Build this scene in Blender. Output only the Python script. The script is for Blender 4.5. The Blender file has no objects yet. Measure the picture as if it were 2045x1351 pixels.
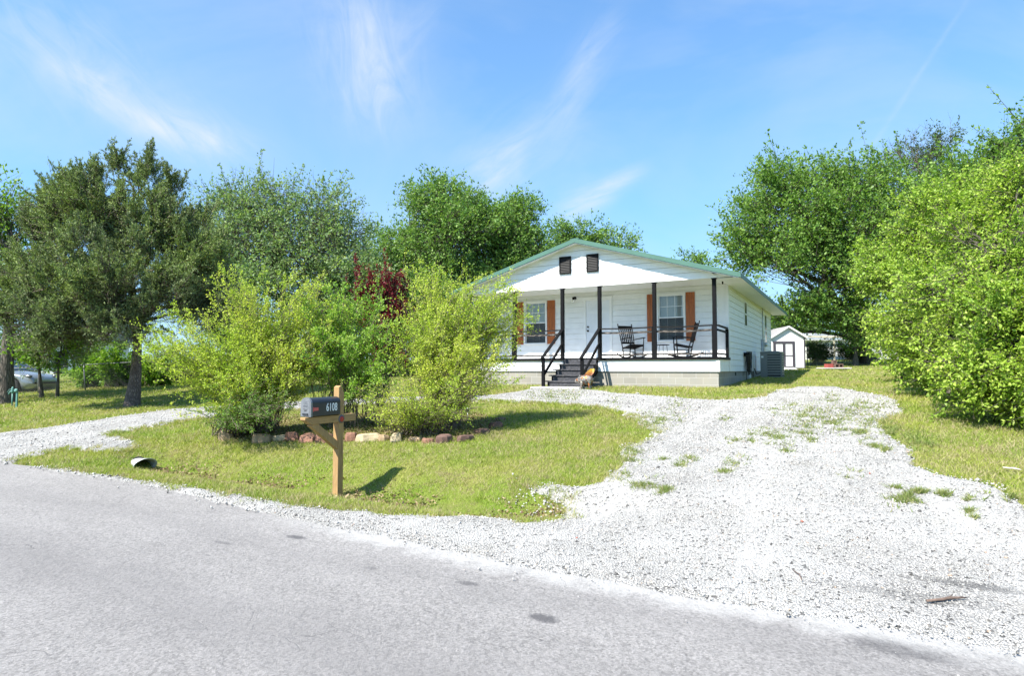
import bpy, math, numpy as np
from mathutils import Vector, Matrix
rad = math.radians
sc = bpy.context.scene
C = sc.collection
rng = np.random.default_rng(7)

# ------------------------------------------------------------------ camera
FPX = 1224.0
PITCH = math.atan(62.5 / FPX)
cam_d = bpy.data.cameras.new("camera")
cam_d.sensor_width = 36.0
cam_d.lens = FPX / 2045.0 * 36.0
cam_d.clip_start = 0.05
cam_d.clip_end = 6000
cam = bpy.data.objects.new("camera", cam_d)
C.objects.link(cam)
CAM = np.array([0.0, 0.0, 1.6])
cam.location = CAM
cam.rotation_euler = (rad(90) + PITCH, 0, 0)
sc.camera = cam
sc.render.resolution_x, sc.render.resolution_y = 1024, 677

# ------------------------------------------------------------------ exposure, world, sun
sc.view_settings.view_transform = 'Standard'
sc.view_settings.look = 'None'
sc.view_settings.gamma = 1.0
sc.view_settings.exposure = 1.42
sc.cycles.max_bounces = 8
sc.cycles.transparent_max_bounces = 8
sc.cycles.use_denoising = True

SUN_EL, SUN_AZ = rad(50.0), rad(231.3)      # azimuth clockwise from +Y
SUN_DIR = Vector((math.sin(SUN_AZ) * math.cos(SUN_EL), math.cos(SUN_AZ) * math.cos(SUN_EL), math.sin(SUN_EL)))
sun_d = bpy.data.lights.new("sun", 'SUN')
sun_d.energy = 4.3
sun_d.angle = rad(0.53)
sun_d.color = (1.0, 0.955, 0.87)
sun = bpy.data.objects.new("sun", sun_d)
C.objects.link(sun)
sun.rotation_euler = (-SUN_DIR).to_track_quat('-Z', 'Y').to_euler()
sun.location = (-20, -20, 30)

world = bpy.data.worlds.new("World")
sc.world = world
world.use_nodes = True
wt = world.node_tree
wn, wl = wt.nodes, wt.links
bg = wn["Background"]
bg.inputs[1].default_value = 0.0985
sky = wn.new("ShaderNodeTexSky")
sky.sky_type = 'NISHITA'
sky.sun_disc = False
sky.sun_elevation = SUN_EL
sky.sun_rotation = SUN_AZ
sky.air_density = 1.0
sky.dust_density = 0.3
sky.ozone_density = 2.2


class NB:
    """small helper that writes math node chains"""
    def __init__(s, tree): s.t = tree
    def n(s, typ, **kw):
        nd = s.t.nodes.new(typ)
        for k, v in kw.items(): setattr(nd, k, v)
        return nd
    def put(s, sock, v):
        if hasattr(v, "default_value") or hasattr(v, "is_linked"): s.t.links.new(v, sock)
        else: sock.default_value = v
    def m(s, op, a, b=None, c=None, clamp=False):
        nd = s.n("ShaderNodeMath", operation=op, use_clamp=clamp)
        s.put(nd.inputs[0], a)
        if b is not None: s.put(nd.inputs[1], b)
        if c is not None: s.put(nd.inputs[2], c)
        return nd.outputs[0]
    def noise(s, vec, scale, detail=4, rough=0.55, dist=0.0):
        nd = s.n("ShaderNodeTexNoise")
        if vec is not None: s.put(nd.inputs["Vector"], vec)
        nd.inputs["Scale"].default_value = scale
        nd.inputs["Detail"].default_value = detail
        nd.inputs["Roughness"].default_value = rough
        nd.inputs["Distortion"].default_value = dist
        return nd.outputs["Fac"]
    def ramp(s, fac, stops):
        nd = s.n("ShaderNodeValToRGB")
        el = nd.color_ramp.elements
        while len(el) < len(stops): el.new(0.5)
        for e, (p, c) in zip(el, stops):
            e.position = p
            e.color = (c, c, c, 1) if not hasattr(c, "__len__") else (*c, 1)
        s.put(nd.inputs[0], fac)
        return nd.outputs[0]
    def mix(s, fac, a, b, mode='MIX'):
        nd = s.n("ShaderNodeMix", data_type='RGBA', blend_type=mode)
        s.put(nd.inputs[0], fac)
        s.put(nd.inputs[6], (*a, 1) if isinstance(a, tuple) and len(a) == 3 else a)
        s.put(nd.inputs[7], (*b, 1) if isinstance(b, tuple) and len(b) == 3 else b)
        return nd.outputs[2]
    def vec(s, v, scale=(1, 1, 1), rot=(0, 0, 0), loc=(0, 0, 0)):
        nd = s.n("ShaderNodeMapping")
        s.put(nd.inputs[0], v)
        nd.inputs[1].default_value = loc
        nd.inputs[2].default_value = rot
        nd.inputs[3].default_value = scale
        return nd.outputs[0]


def build_sky():
    b = NB(wt)
    tc = b.n("ShaderNodeTexCoord")
    sep = b.n("ShaderNodeSeparateXYZ")
    wl.new(tc.outputs["Generated"], sep.inputs[0])
    x, y, z = sep.outputs
    ys = b.m('MAXIMUM', y, 0.05)
    u = b.m('DIVIDE', x, ys)
    v = b.m('DIVIDE', z, ys)
    front = b.m('MULTIPLY', b.m('SUBTRACT', y, 0.1), 6.0, clamp=True)
    comb = b.n("ShaderNodeCombineXYZ")
    wl.new(u, comb.inputs[0]); wl.new(v, comb.inputs[1])
    uv = comb.outputs[0]
    warp = b.m('SUBTRACT', b.noise(uv, 2.6, 3), 0.5)
    warp2 = b.m('SUBTRACT', b.noise(b.vec(uv, loc=(5, 3, 0)), 3.1, 3), 0.5)
    total = None
    # (x0,y0,x1,y1,width_start,width_end,strength) - thin cirrus streaks, given as bearings over the horizon
    wisps = [(20, 80, 520, 310, 26, 44, .62), (220, 200, 500, 290, 30, 22, .45), (640, -60, 790, 260, 75, 65, .62), (700, -20, 760, 200, 34, 30, .35),
             (1095, 450, 1290, 322, 24, 14, .72), (1100, 420, 1230, 350, 34, 30, .35), (1085, 300, 1240, -20, 44, 22, .40), (930, 390, 1068, 235, 60, 14, .58),
             (1735, 315, 1965, -30, 5, 4, .24), (960, 400, 1120, 200, 90, 80, .25), (-100, -60, 330, 230, 90, 80, .35), (1500, 420, 2100, 250, 120, 110, .15), (780, 120, 860, -40, 40, 26, .22)]
    for (x0, y0, x1, y1, w0, w1, st) in wisps:
        u0, v0, u1, v1 = (x0 - 1022.5) / FPX, (738 - y0) / FPX, (x1 - 1022.5) / FPX, (738 - y1) / FPX
        L = math.hypot(u1 - u0, v1 - v0)
        dx, dy = (u1 - u0) / L, (v1 - v0) / L
        wob = 0.0 if w0 < 8 else 0.09
        uu = b.m('ADD', b.m('SUBTRACT', u, u0), b.m('MULTIPLY', warp, wob))
        vv = b.m('ADD', b.m('SUBTRACT', v, v0), b.m('MULTIPLY', warp2, wob))
        al = b.m('DIVIDE', b.m('ADD', b.m('MULTIPLY', uu, dx), b.m('MULTIPLY', vv, dy)), L)
        pe = b.m('ADD', b.m('MULTIPLY', uu, -dy), b.m('MULTIPLY', vv, dx))
        wd = b.m('ADD', w0 / FPX, b.m('MULTIPLY', b.m('MULTIPLY', al, 1.0, clamp=True), (w1 - w0) / FPX))
        q = b.m('DIVIDE', pe, wd)
        g = b.m('EXPONENT', b.m('MULTIPLY', b.m('MULTIPLY', q, q), -0.7))
        e = b.m('SUBTRACT', b.m('MULTIPLY', al, 2.0), 1.0)
        e4 = b.m('POWER', b.m('ABSOLUTE', e), 3.0)
        g = b.m('MULTIPLY', g, b.m('EXPONENT', b.m('MULTIPLY', e4, -1.6)))
        ang = math.atan2(dy, dx)
        fib = b.noise(b.vec(b.vec(uv, rot=(0, 0, -ang + .25)), scale=(7, 24, 1), loc=(x0 * .1, 0, 0)), 1.0, 7, .62, 1.2)
        fib = b.m('MULTIPLY', b.m('SUBTRACT', fib, 0.26), 1.9, clamp=True)
        g = b.m('MULTIPLY', b.m('MULTIPLY', g, fib), st * 1.05)
        total = g if total is None else b.m('ADD', total, g)
    veil = b.noise(b.vec(uv, scale=(1.3, 2.6, 1), rot=(0, 0, .7)), 1.4, 5, .55, .5)
    veil = b.m('MULTIPLY', b.m('SUBTRACT', veil, 0.42), 0.9, clamp=True)
    total = b.m('ADD', total, veil)
    hor = b.m('MULTIPLY', b.m('EXPONENT', b.m('MULTIPLY', b.m('ABSOLUTE', z), -3.0)), .93, clamp=True)
    low = b.m('EXPONENT', b.m('MULTIPLY', b.m('ABSOLUTE', z), -11.0))
    total = b.m('MULTIPLY', total, front, clamp=True)
    tint = b.mix(1.0, sky.outputs[0], (0.78, 1.04, 1.18), 'MULTIPLY')
    tint = b.mix(hor, tint, b.mix(low, (1.02, 2.12, 3.75), (2.3, 3.25, 3.9)))
    col = b.mix(total, tint, (3.1, 3.45, 3.85))
    wl.new(col, bg.inputs[0])


build_sky()

# ------------------------------------------------------------------ tagging
def tag(o, label=None, cat=None, group=None, kind=None):
    if label: o["label"] = label
    if cat: o["category"] = cat
    if group: o["group"] = group
    if kind: o["kind"] = kind
    return o


def empty(name, loc=(0, 0, 0), rz=0.0, label=None, cat=None, group=None):
    o = bpy.data.objects.new(name, None)
    o.empty_display_size = 0.2
    o.location = loc
    o.rotation_euler = (0, 0, rz)
    C.objects.link(o)
    return tag(o, label, cat, group)


# ------------------------------------------------------------------ mesh builder
class MB:
    def __init__(s):
        s.v, s.f, s.sm = [], [], []
    def add(s, vs, fs, smooth=False, M=None):
        k = len(s.v)
        if M is not None: vs = [M @ Vector(p) for p in vs]
        s.v += [tuple(p) for p in vs]
        s.f += [tuple(i + k for i in f) for f in fs]
        s.sm += [smooth] * len(fs)
        return s
    def box(s, x0, x1, y0, y1, z0, z1, M=None, ch=0.0):
        if ch <= 0:
            vs = [(x0, y0, z0), (x1, y0, z0), (x1, y1, z0), (x0, y1, z0), (x0, y0, z1), (x1, y0, z1), (x1, y1, z1), (x0, y1, z1)]
            fs = [(0, 3, 2, 1), (4, 5, 6, 7), (0, 1, 5, 4), (1, 2, 6, 5), (2, 3, 7, 6), (3, 0, 4, 7)]
            return s.add(vs, fs, False, M)
        c = ch
        def ring(z, i): return [(x0 + i + c, y0 + i, z), (x1 - i - c, y0 + i, z), (x1 - i, y0 + i + c, z), (x1 - i, y1 - i - c, z), (x1 - i - c, y1 - i, z), (x0 + i + c, y1 - i, z), (x0 + i, y1 - i - c, z), (x0 + i, y0 + i + c, z)]
        r = [ring(z0, c * .7), ring(z0 + c, 0), ring(z1 - c, 0), ring(z1, c * .7)]
        vs = sum(r, [])
        fs = [tuple(range(7, -1, -1)), tuple(range(24, 32))]
        for k in range(3):
            for i in range(8):
                j = (i + 1) % 8
                fs.append((k * 8 + i, k * 8 + j, k * 8 + 8 + j, k * 8 + 8 + i))
        return s.add(vs, fs, False, M)
    def beam(s, a, b, w, h, up=(0, 0, 1), ext=0.0):
        a, b = Vector(a), Vector(b)
        d = (b - a).normalized()
        a, b = a - d * ext, b + d * ext
        up = Vector(up)
        sx = d.cross(up)
        if sx.length < 1e-4: sx = d.cross(Vector((0, 1, 0)))
        sx.normalize()
        uz = sx.cross(d).normalized()
        vs = [p + sx * i * w / 2 + uz * j * h / 2 for p in (a, b) for i, j in ((-1, -1), (1, -1), (1, 1), (-1, 1))]
        return s.add(vs, [(3, 2, 1, 0), (4, 5, 6, 7), (0, 1, 5, 4), (1, 2, 6, 5), (2, 3, 7, 6), (3, 0, 4, 7)])
    def tube(s, pts, r, n=8, smooth=True, cap=True):
        pts = [Vector(p) for p in pts]
        rr = list(r) if hasattr(r, "__len__") else [r] * len(pts)
        vs, fs = [], []
        side = None
        for i, p in enumerate(pts):
            d = (pts[min(i + 1, len(pts) - 1)] - pts[max(i - 1, 0)]).normalized()
            if side is None:
                side = d.cross(Vector((0, 0, 1)))
                if side.length < .1: side = d.cross(Vector((1, 0, 0)))
            side = (side - d * side.dot(d)).normalized()
            up = d.cross(side)
            for k in range(n):
                a = 2 * math.pi * k / n
                vs.append(p + (side * math.cos(a) + up * math.sin(a)) * rr[i])
        for i in range(len(pts) - 1):
            for k in range(n):
                j = (k + 1) % n
                fs.append((i * n + k, i * n + j, i * n + n + j, i * n + n + k))
        if cap:
            fs.append(tuple(range(n - 1, -1, -1)))
            q = (len(pts) - 1) * n
            fs.append(tuple(q + k for k in range(n)))
        return s.add(vs, fs, smooth)
    def prism(s, poly, h, M=None):
        """poly in local xy, extruded 0..h in z"""
        n = len(poly)
        vs = [(x, y, 0) for x, y in poly] + [(x, y, h) for x, y in poly]
        fs = [tuple(range(n - 1, -1, -1)), tuple(range(n, 2 * n))]
        fs += [(i, (i + 1) % n, n + (i + 1) % n, n + i) for i in range(n)]
        return s.add(vs, fs, False, M)
    def lathe(s, prof, n=16, M=None, smooth=True):
        vs, fs = [], []
        for r, z in prof:
            for k in range(n):
                a = 2 * math.pi * k / n
                vs.append((r * math.cos(a), r * math.sin(a), z))
        for i in range(len(prof) - 1):
            for k in range(n):
                j = (k + 1) % n
                fs.append((i * n + k, i * n + j, i * n + n + j, i * n + n + k))
        fs.append(tuple(range(n - 1, -1, -1)))
        q = (len(prof) - 1) * n
        fs.append(tuple(q + k for k in range(n)))
        return s.add(vs, fs, smooth, M)
    def build(s, name, mat, parent=None, bevel=0.0):
        me = bpy.data.meshes.new(name)
        me.from_pydata(s.v, [], s.f)
        me.polygons.foreach_set("use_smooth", s.sm)
        me.update()
        me.materials.append(mat)
        o = bpy.data.objects.new(name, me)
        C.objects.link(o)
        if parent: o.parent = parent
        if bevel:
            bv = o.modifiers.new("bevel", 'BEVEL')
            bv.width = bevel; bv.segments = 2; bv.limit_method = 'ANGLE'; bv.angle_limit = rad(40)
        return o


def np_obj(name, V, F, mat, parent=None, smooth=False, mats=None, midx=None):
    """fast mesh from numpy arrays; F is (n,k)"""
    me = bpy.data.meshes.new(name)
    V = np.ascontiguousarray(V, dtype=np.float32); F = np.ascontiguousarray(F, dtype=np.int32)
    n, k = F.shape
    me.vertices.add(len(V)); me.vertices.foreach_set("co", V.ravel())
    me.loops.add(n * k); me.loops.foreach_set("vertex_index", F.ravel())
    me.polygons.add(n)
    me.polygons.foreach_set("loop_start", np.arange(0, n * k, k, dtype=np.int32))
    me.polygons.foreach_set("loop_total", np.full(n, k, dtype=np.int32))
    for m_ in (mats or [mat]): me.materials.append(m_)
    if midx is not None: me.polygons.foreach_set("material_index", np.ascontiguousarray(midx, dtype=np.int32))
    if smooth: me.polygons.foreach_set("use_smooth", np.ones(n, dtype=bool))
    me.update(calc_edges=True)
    o = bpy.data.objects.new(name, me)
    C.objects.link(o)
    if parent: o.parent = parent
    return o


# ------------------------------------------------------------------ materials
def mat(name, col=(0.5, 0.5, 0.5), rough=0.6, metal=0.0, spec=0.5, var=0.0, vscale=8.0, bump=0.0, bscale=40.0, stretch=(1, 1, 1), fn=None):
    m_ = bpy.data.materials.new(name)
    m_.use_nodes = True
    b = NB(m_.node_tree)
    p = m_.node_tree.nodes["Principled BSDF"]
    p.inputs["Base Color"].default_value = (*col, 1)
    p.inputs["Roughness"].default_value = rough
    p.inputs["Metallic"].default_value = metal
    p.inputs["Specular IOR Level"].default_value = spec
    tc = b.n("ShaderNodeTexCoord")
    ob = tc.outputs["Object"]
    if var or bump: v = b.vec(ob, scale=stretch)
    if var:
        n1 = b.noise(v, vscale, 5, .6)
        f = b.ramp(n1, [(.3, 1 - var), (.7, 1 + var)])
        b.put(p.inputs["Base Color"], b.mix(1.0, (*col,), f, 'MULTIPLY'))
    if bump:
        bp = b.n("ShaderNodeBump")
        bp.inputs["Strength"].default_value = bump
        bp.inputs["Distance"].default_value = 0.01
        b.put(bp.inputs["Height"], b.noise(v, bscale, 4, .6))
        b.put(p.inputs["Normal"], bp.outputs[0])
    if fn: fn(b, p, ob)
    return m_


def leafmat(name, c1, c2, c3=None, trans=0.4, rough=0.5, patch=None, dry=None):
    """leaf colours differ from leaf to leaf (random per island); patch adds slow drift through the crown"""
    m_ = bpy.data.materials.new(name)
    m_.use_nodes = True
    nt = m_.node_tree
    b = NB(nt)
    p = nt.nodes["Principled BSDF"]
    out = nt.nodes["Material Output"]
    g = b.n("ShaderNodeNewGeometry")
    tc = b.n("ShaderNodeTexCoord")
    r = g.outputs["Random Per Island"]
    col = b.ramp(r, [(0.0, c1), (0.6, c2), (1.0, c3 or c2)])
    if patch:
        pn = b.noise(tc.outputs["Object"], patch[0], 3, .5)
        col = b.mix(b.ramp(pn, [(.38, 0.0), (.62, 1.0)]), col, b.mix(1.0, col, patch[1], 'MULTIPLY'))
    if dry:
        r2 = b.m('FRACT', b.m('MULTIPLY', r, 37.31))
        pn = b.noise(tc.outputs["Object"], dry[2], 4, .6)
        thr = b.m('ADD', b.m('MULTIPLY', b.ramp(pn, [(.35, 0.0), (.68, 1.0)]), dry[1]), .04)
        col = b.mix(b.m('LESS_THAN', r2, thr), col, dry[0])
    b.put(p.inputs["Base Color"], col)
    p.inputs["Roughness"].default_value = rough
    p.inputs["Specular IOR Level"].default_value = 0.2
    tr = b.n("ShaderNodeBsdfTranslucent")
    b.put(tr.inputs[0], b.mix(1.0, col, (1.15, 1.25, .55), 'MULTIPLY'))
    mx = b.n("ShaderNodeMixShader")
    mx.inputs[0].default_value = trans
    nt.links.new(p.outputs[0], mx.inputs[1]); nt.links.new(tr.outputs[0], mx.inputs[2])
    nt.links.new(mx.outputs[0], out.inputs[0])
    return m_


M = {}
M['white'] = mat("white_paint", (.79, .80, .80), .5, var=.05, vscale=3, bump=.15, bscale=60)
M['trim_white'] = mat("white_trim", (.78, .79, .79), .45, var=.03, vscale=5)
M['black'] = mat("black_paint", (.0045, .0045, .0055), .6, spec=.15, var=.4, vscale=14, bump=.35, bscale=45, stretch=(1, 1, .3))


def worn(b, p, ob):
    n = b.noise(b.vec(ob, scale=(3, 26, 26)), 2.2, 6, .75)
    f = b.ramp(n, [(.50, 0.0), (.60, 1.0)])
    b.put(p.inputs["Base Color"], b.mix(f, (.012, .012, .012), (.26, .22, .19)))


def worn_top(b, p, ob):
    n = b.noise(b.vec(ob, scale=(3, 26, 26)), 2.2, 6, .75)
    f = b.ramp(n, [(.60, 0.0), (.66, .8)])
    b.put(p.inputs["Base Color"], b.mix(f, (.008, .008, .008), (.22, .19, .17)))


M['worn_black'] = mat("worn_black_paint", (.02, .02, .02), .7, spec=.2, fn=worn, bump=.3)
M['rail_black'] = mat("rail_black_paint", (.02, .02, .02), .65, spec=.2, fn=worn_top, bump=.3)


def tread(b, p, ob):
    n = b.noise(b.vec(ob, scale=(4, 8, 22)), 3.0, 6, .75)
    f = b.ramp(n, [(.45, 0.0), (.72, 1.0)])
    b.put(p.inputs["Base Color"], b.mix(f, (.022, .022, .026), (.13, .13, .145)))


M['tread'] = mat("weathered_black_boards", (.03, .03, .035), .6, fn=tread, bump=.4)
M['green_metal'] = mat("green_roof_metal", (.066, .148, .112), .42, spec=.5, var=.08, vscale=2)
M['green_metal_side'] = M['green_metal']
M['shutter'] = mat("cedar_stain", (.36, .098, .019), .5, var=.35, vscale=4, stretch=(6, 6, .6), bump=.25, bscale=30)
M['soffit'] = mat("white_soffit", (.74, .75, .74), .55, var=.03)
M['door_white'] = mat("door_white", (.72, .75, .79), .35)
M['dark_room'] = mat("dark_room", (.012, .014, .016), .9)
M['blind'] = mat("blind_slat", (.62, .65, .64), .5)
M['curtain'] = mat("curtain", (.5, .52, .5), .8)


def glassfn(b, p, ob):
    p.inputs["Transmission Weight"].default_value = 1.0
    p.inputs["IOR"].default_value = 1.5


M['glass'] = mat("window_glass", (.94, .97, .96), .02, fn=glassfn)
def screenfn(b, p, ob): p.inputs["Alpha"].default_value = .62
M['screen'] = mat("insect_screen", (.03, .032, .035), .8, fn=screenfn)
M['vent_dark'] = mat("vent_black", (.004, .004, .005), .7, spec=.2)
M['side_glass'] = mat("dark_pane", (.02, .024, .026), .12, spec=.25)
M['louver'] = mat("louver_black", (.010, .010, .011), .6)
M['steel'] = mat("galvanised_steel", (.50, .52, .53), .38, metal=.7, var=.12, vscale=10)
M['knob'] = mat("dark_bronze", (.02, .018, .016), .3, metal=.6)


def blocks(b, p, ob):
    sep = b.n("ShaderNodeSeparateXYZ"); b.put(sep.inputs[0], ob)
    uu = b.m('ADD', sep.outputs[0], b.m('MULTIPLY', sep.outputs[1], -1.0))
    cm = b.n("ShaderNodeCombineXYZ"); b.put(cm.inputs[0], uu); b.put(cm.inputs[1], sep.outputs[2])
    br = b.n("ShaderNodeTexBrick")
    b.put(br.inputs["Vector"], b.vec(cm.outputs[0], loc=(.1, -.13, 0)))
    br.inputs["Scale"].default_value = 1.0
    br.inputs["Brick Width"].default_value = .406
    br.inputs["Row Height"].default_value = .203
    br.inputs["Mortar Size"].default_value = .007
    br.inputs["Mortar Smooth"].default_value = .2
    br.inputs["Bias"].default_value = 0.0
    br.inputs["Color1"].default_value = (.22, .212, .19, 1)
    br.inputs["Color2"].default_value = (.29, .28, .25, 1)
    br.inputs["Mortar"].default_value = (.40, .39, .37, 1)
    n = b.noise(ob, 1.6, 5, .6)
    col = b.mix(b.ramp(n, [(.35, 0.0), (.75, .5)]), br.outputs[0], (.34, .29, .23))
    spl = b.ramp(b.m('ADD', sep.outputs[2], b.m('MULTIPLY', b.noise(ob, 3.0, 4), .16)), [(1.12 - 1.0, .55), (1.26 - 1.0, 0.0)])
    col = b.mix(spl, col, (.30, .23, .16))
    b.put(p.inputs["Base Color"], col)
    bp = b.n("ShaderNodeBump"); bp.inputs["Strength"].default_value = .5; bp.inputs["Distance"].default_value = .006
    b.put(bp.inputs["Height"], b.m('ADD', b.m('MULTIPLY', br.outputs["Fac"], -1.0), b.m('MULTIPLY', b.noise(ob, 70, 3), .35)))
    b.put(p.inputs["Normal"], bp.outputs[0])


M['blocks'] = mat("concrete_blocks", (.45, .44, .4), .85, fn=blocks)
M['concrete'] = mat("concrete", (.52, .50, .46), .85, var=.15, vscale=5, bump=.3)


def bark(c1, c2, name, sc_=9):
    def f(b, p, ob):
        v = b.vec(ob, scale=(1, 1, .16))
        vo = b.n("ShaderNodeTexVoronoi", feature='DISTANCE_TO_EDGE')
        b.put(vo.inputs["Vector"], b.mix(.08, v, b.n("ShaderNodeTexNoise").outputs["Color"]))
        vo.inputs["Scale"].default_value = sc_ * 2
        n = b.noise(v, sc_ * 3, 5, .65)
        h = b.m('ADD', b.m('MULTIPLY', vo.outputs["Distance"], 1.2), b.m('MULTIPLY', n, .7))
        b.put(p.inputs["Base Color"], b.ramp(h, [(.25, c1), (.75, c2)]))
        bp = b.n("ShaderNodeBump"); bp.inputs["Strength"].default_value = .9; bp.inputs["Distance"].default_value = .03
        b.put(bp.inputs["Height"], h); b.put(p.inputs["Normal"], bp.outputs[0])
    return mat(name, c2, .9, fn=f)


M['bark'] = bark((.035, .028, .022), (.16, .135, .11), "bark")
M['bark_red'] = bark((.04, .026, .02), (.23, .175, .14), "cedar_bark", 12)
M['twig'] = mat("twig_bark", (.20, .16, .12), .85)
M['twig_pale'] = mat("pale_bare_twigs", (.30, .27, .25), .85)

# ------------------------------------------------------------------ pixel bearings and the lie of the land
cp, sp_ = math.cos(PITCH), math.sin(PITCH)
def ray(px, py):
    cx, cy = (px - 1022.5) / FPX, (675.5 - py) / FPX
    return np.array([cx, cp - cy * sp_, sp_ + cy * cp])
def at(px, py, Y):
    d = ray(px, py)
    return CAM + d * (Y / d[1])


U = np.array([.875, -.484]); U /= np.hypot(*U)
VV = np.array([-U[1], U[0]])
R0 = np.array([-1.65, 6.28])                     # a point on the edge of the road


def sw(x, y):
    return (x - R0[0]) * U[0] + (y - R0[1]) * U[1], (x - R0[0]) * VV[0] + (y - R0[1]) * VV[1]
def from_sw(s, w):
    return R0[0] + s * U[0] + w * VV[0], R0[1] + s * U[1] + w * VV[1]


PW = [-400, -7.6, -7, 0, .5, 1.7, 3.5, 6, 9, 11.5, 13.9, 20, 32, 45, 80, 150, 500]
PZ = [-.3, -.12, -.02, 0, .03, .12, .31, .53, .80, 1.00, 1.05, 1.24, 1.62, 2.15, 3.0, 3.8, 6.0]
def sstep(a, b_, x):
    t = np.clip((x - a) / (b_ - a), 0, 1)
    return t * t * (3 - 2 * t)


def vnoise(x, y, f, ph=0.0):
    return (np.sin(x * f + 1.3 * np.sin(y * f * .7 + ph)) + np.sin(y * f * 1.13 + 1.7 * np.sin(x * f * .83 + ph * 2.1 + 1)) + np.sin((x + y) * f * .61 + ph)) / 3


def terrain(x, y):
    s, w = sw(x, y)
    z = np.interp(w, PW, PZ)
    z = (z + np.interp(w - .5, PW, PZ) + np.interp(w + .5, PW, PZ)) / 3
    along = sstep(-6.9, -5.8, s) * (1 - sstep(.3, 3.2, s))
    left = 1 - sstep(-16.5, -15.5, s)
    z = z - .27 * np.exp(-((w - 1.65) / .62) ** 2) * (along + left)
    off = sstep(.3, 2, w) * (1 - sstep(12.5, 13.5, w) * (1 - sstep(24, 27, w)))
    z = z + off * .022 * vnoise(x, y, 1.1) + off * .008 * vnoise(x, y, 4.3, 2)
    return z


def hit(px, py):
    d = ray(px, py)
    t = np.linspace(1.5, 120, 6000)
    X, Y, Z = CAM[0] + d[0] * t, CAM[1] + d[1] * t, CAM[2] + d[2] * t
    below = Z < terrain(X, Y)
    i = int(np.argmax(below)) if below.any() else len(t) - 1
    return np.array([X[i], Y[i], float(terrain(X[i], Y[i]))])


def in_poly(x, y, poly):
    c = np.zeros(x.shape, bool)
    n = len(poly)
    for i in range(n):
        x0, y0 = poly[i]; x1, y1 = poly[(i + 1) % n]
        if y0 == y1: continue
        cond = ((y0 > y) != (y1 > y)) & (x < (x1 - x0) * (y - y0) / (y1 - y0) + x0)
        c ^= cond
    return c


def H(lst): return [tuple(hit(a, b_)[:2]) for a, b_ in lst]


outer = [from_sw(-14, .02), from_sw(-5, .02), from_sw(-3, -.05), from_sw(0, -.35), from_sw(3, -.5), from_sw(9, -.5), from_sw(10.5, -.5)] + [from_sw(9.9, .9)] + \
    H([(2043, 1023), (1999, 985), (1942, 966), (1889, 953), (1848, 938), (1810, 925), (1804, 897), (1778, 871), (1741, 843), (1788, 830), (1791, 802), (1715, 783), (1668, 773),
       (1589, 774), (1551, 782), (1536, 794), (1422, 801), (1362, 796), (1222, 786), (1175, 779), (1160, 773), (1085, 773), (1044, 782), (985, 790), (850, 793), (700, 798),
       (500, 808), (420, 813), (355, 818), (252, 831), (118, 852), (0, 866), (-150, 884)]) + [from_sw(-14.5, 1.5)]
island = H([(15, 926), (59, 912), (124, 898), (178, 899), (252, 908), (275, 895), (262, 880), (216, 869), (296, 853), (420, 835), (600, 818), (860, 806), (980, 802), (1082, 806),
            (1183, 814), (1247, 826), (1285, 847), (1310, 862), (1285, 882), (1247, 903), (1242, 938), (1204, 966), (1137, 971), (1082, 969), (1023, 986), (1069, 986), (1122, 994),
            (1145, 1010), (1132, 1036), (1056, 1050), (980, 1037), (860, 1034), (697, 1021), (592, 1012), (488, 993), (348, 972), (244, 953), (174, 946), (80, 935), (15, 931)])
stoneline = H([(432, 876), (537, 884), (664, 884), (800, 882), (905, 884), (975, 866), (1003, 845)])
bed = stoneline + H([(960, 826), (800, 822), (600, 828), (450, 845)])


def road_edge(s_):
    return np.clip(-.15 - .085 * s_, -.31, .20)


def gravel_mask(x, y, amp=1.0):
    xx = x + amp * (.10 * vnoise(x, y, 3.1, .3) + .06 * vnoise(x, y, 9.0, 1.7))
    yy = y + amp * (.10 * vnoise(x, y, 2.7, 4.1) + .06 * vnoise(x, y, 8.0, 3.3))
    return in_poly(xx, yy, outer) & ~in_poly(xx, yy, island)


# ------------------------------------------------------------------ ground, road, gravel
def grid_xy(xs, ys):
    X, Y = np.meshgrid(xs, ys, indexing='xy')
    ny, nx = X.shape
    i = np.arange(ny * nx).reshape(ny, nx)
    F = np.stack([i[:-1, :-1], i[:-1, 1:], i[1:, 1:], i[1:, :-1]], -1).reshape(-1, 4)
    return X.ravel(), Y.ravel(), F


def lin(parts):
    out = [parts[0][0]]
    for a, b_, st in parts:
        k = max(1, int(round((b_ - a) / st)))
        out += list(np.linspace(a, b_, k + 1)[1:])
    return np.array(out)


def groundfn(b, p, ob):
    n1 = b.noise(ob, .55, 4, .6)
    n2 = b.noise(ob, 5.0, 5, .7)
    n3 = b.noise(ob, 60.0, 4, .7)
    c = b.mix(b.ramp(n1, [(.4, 0.0), (.62, 1.0)]), (.13, .19, .024), (.21, .21, .06))
    c = b.mix(b.ramp(n2, [(.52, 0.0), (.68, .8)]), c, (.17, .135, .075))
    c = b.mix(1.0, c, b.ramp(n3, [(.3, .5), (.7, 1.4)]), 'MULTIPLY')
    b.put(p.inputs["Base Color"], c)
    bp = b.n("ShaderNodeBump"); bp.inputs["Strength"].default_value = .8; bp.inputs["Distance"].default_value = .03
    b.put(bp.inputs["Height"], b.noise(ob, 45, 4, .7)); b.put(p.inputs["Normal"], bp.outputs[0])


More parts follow.
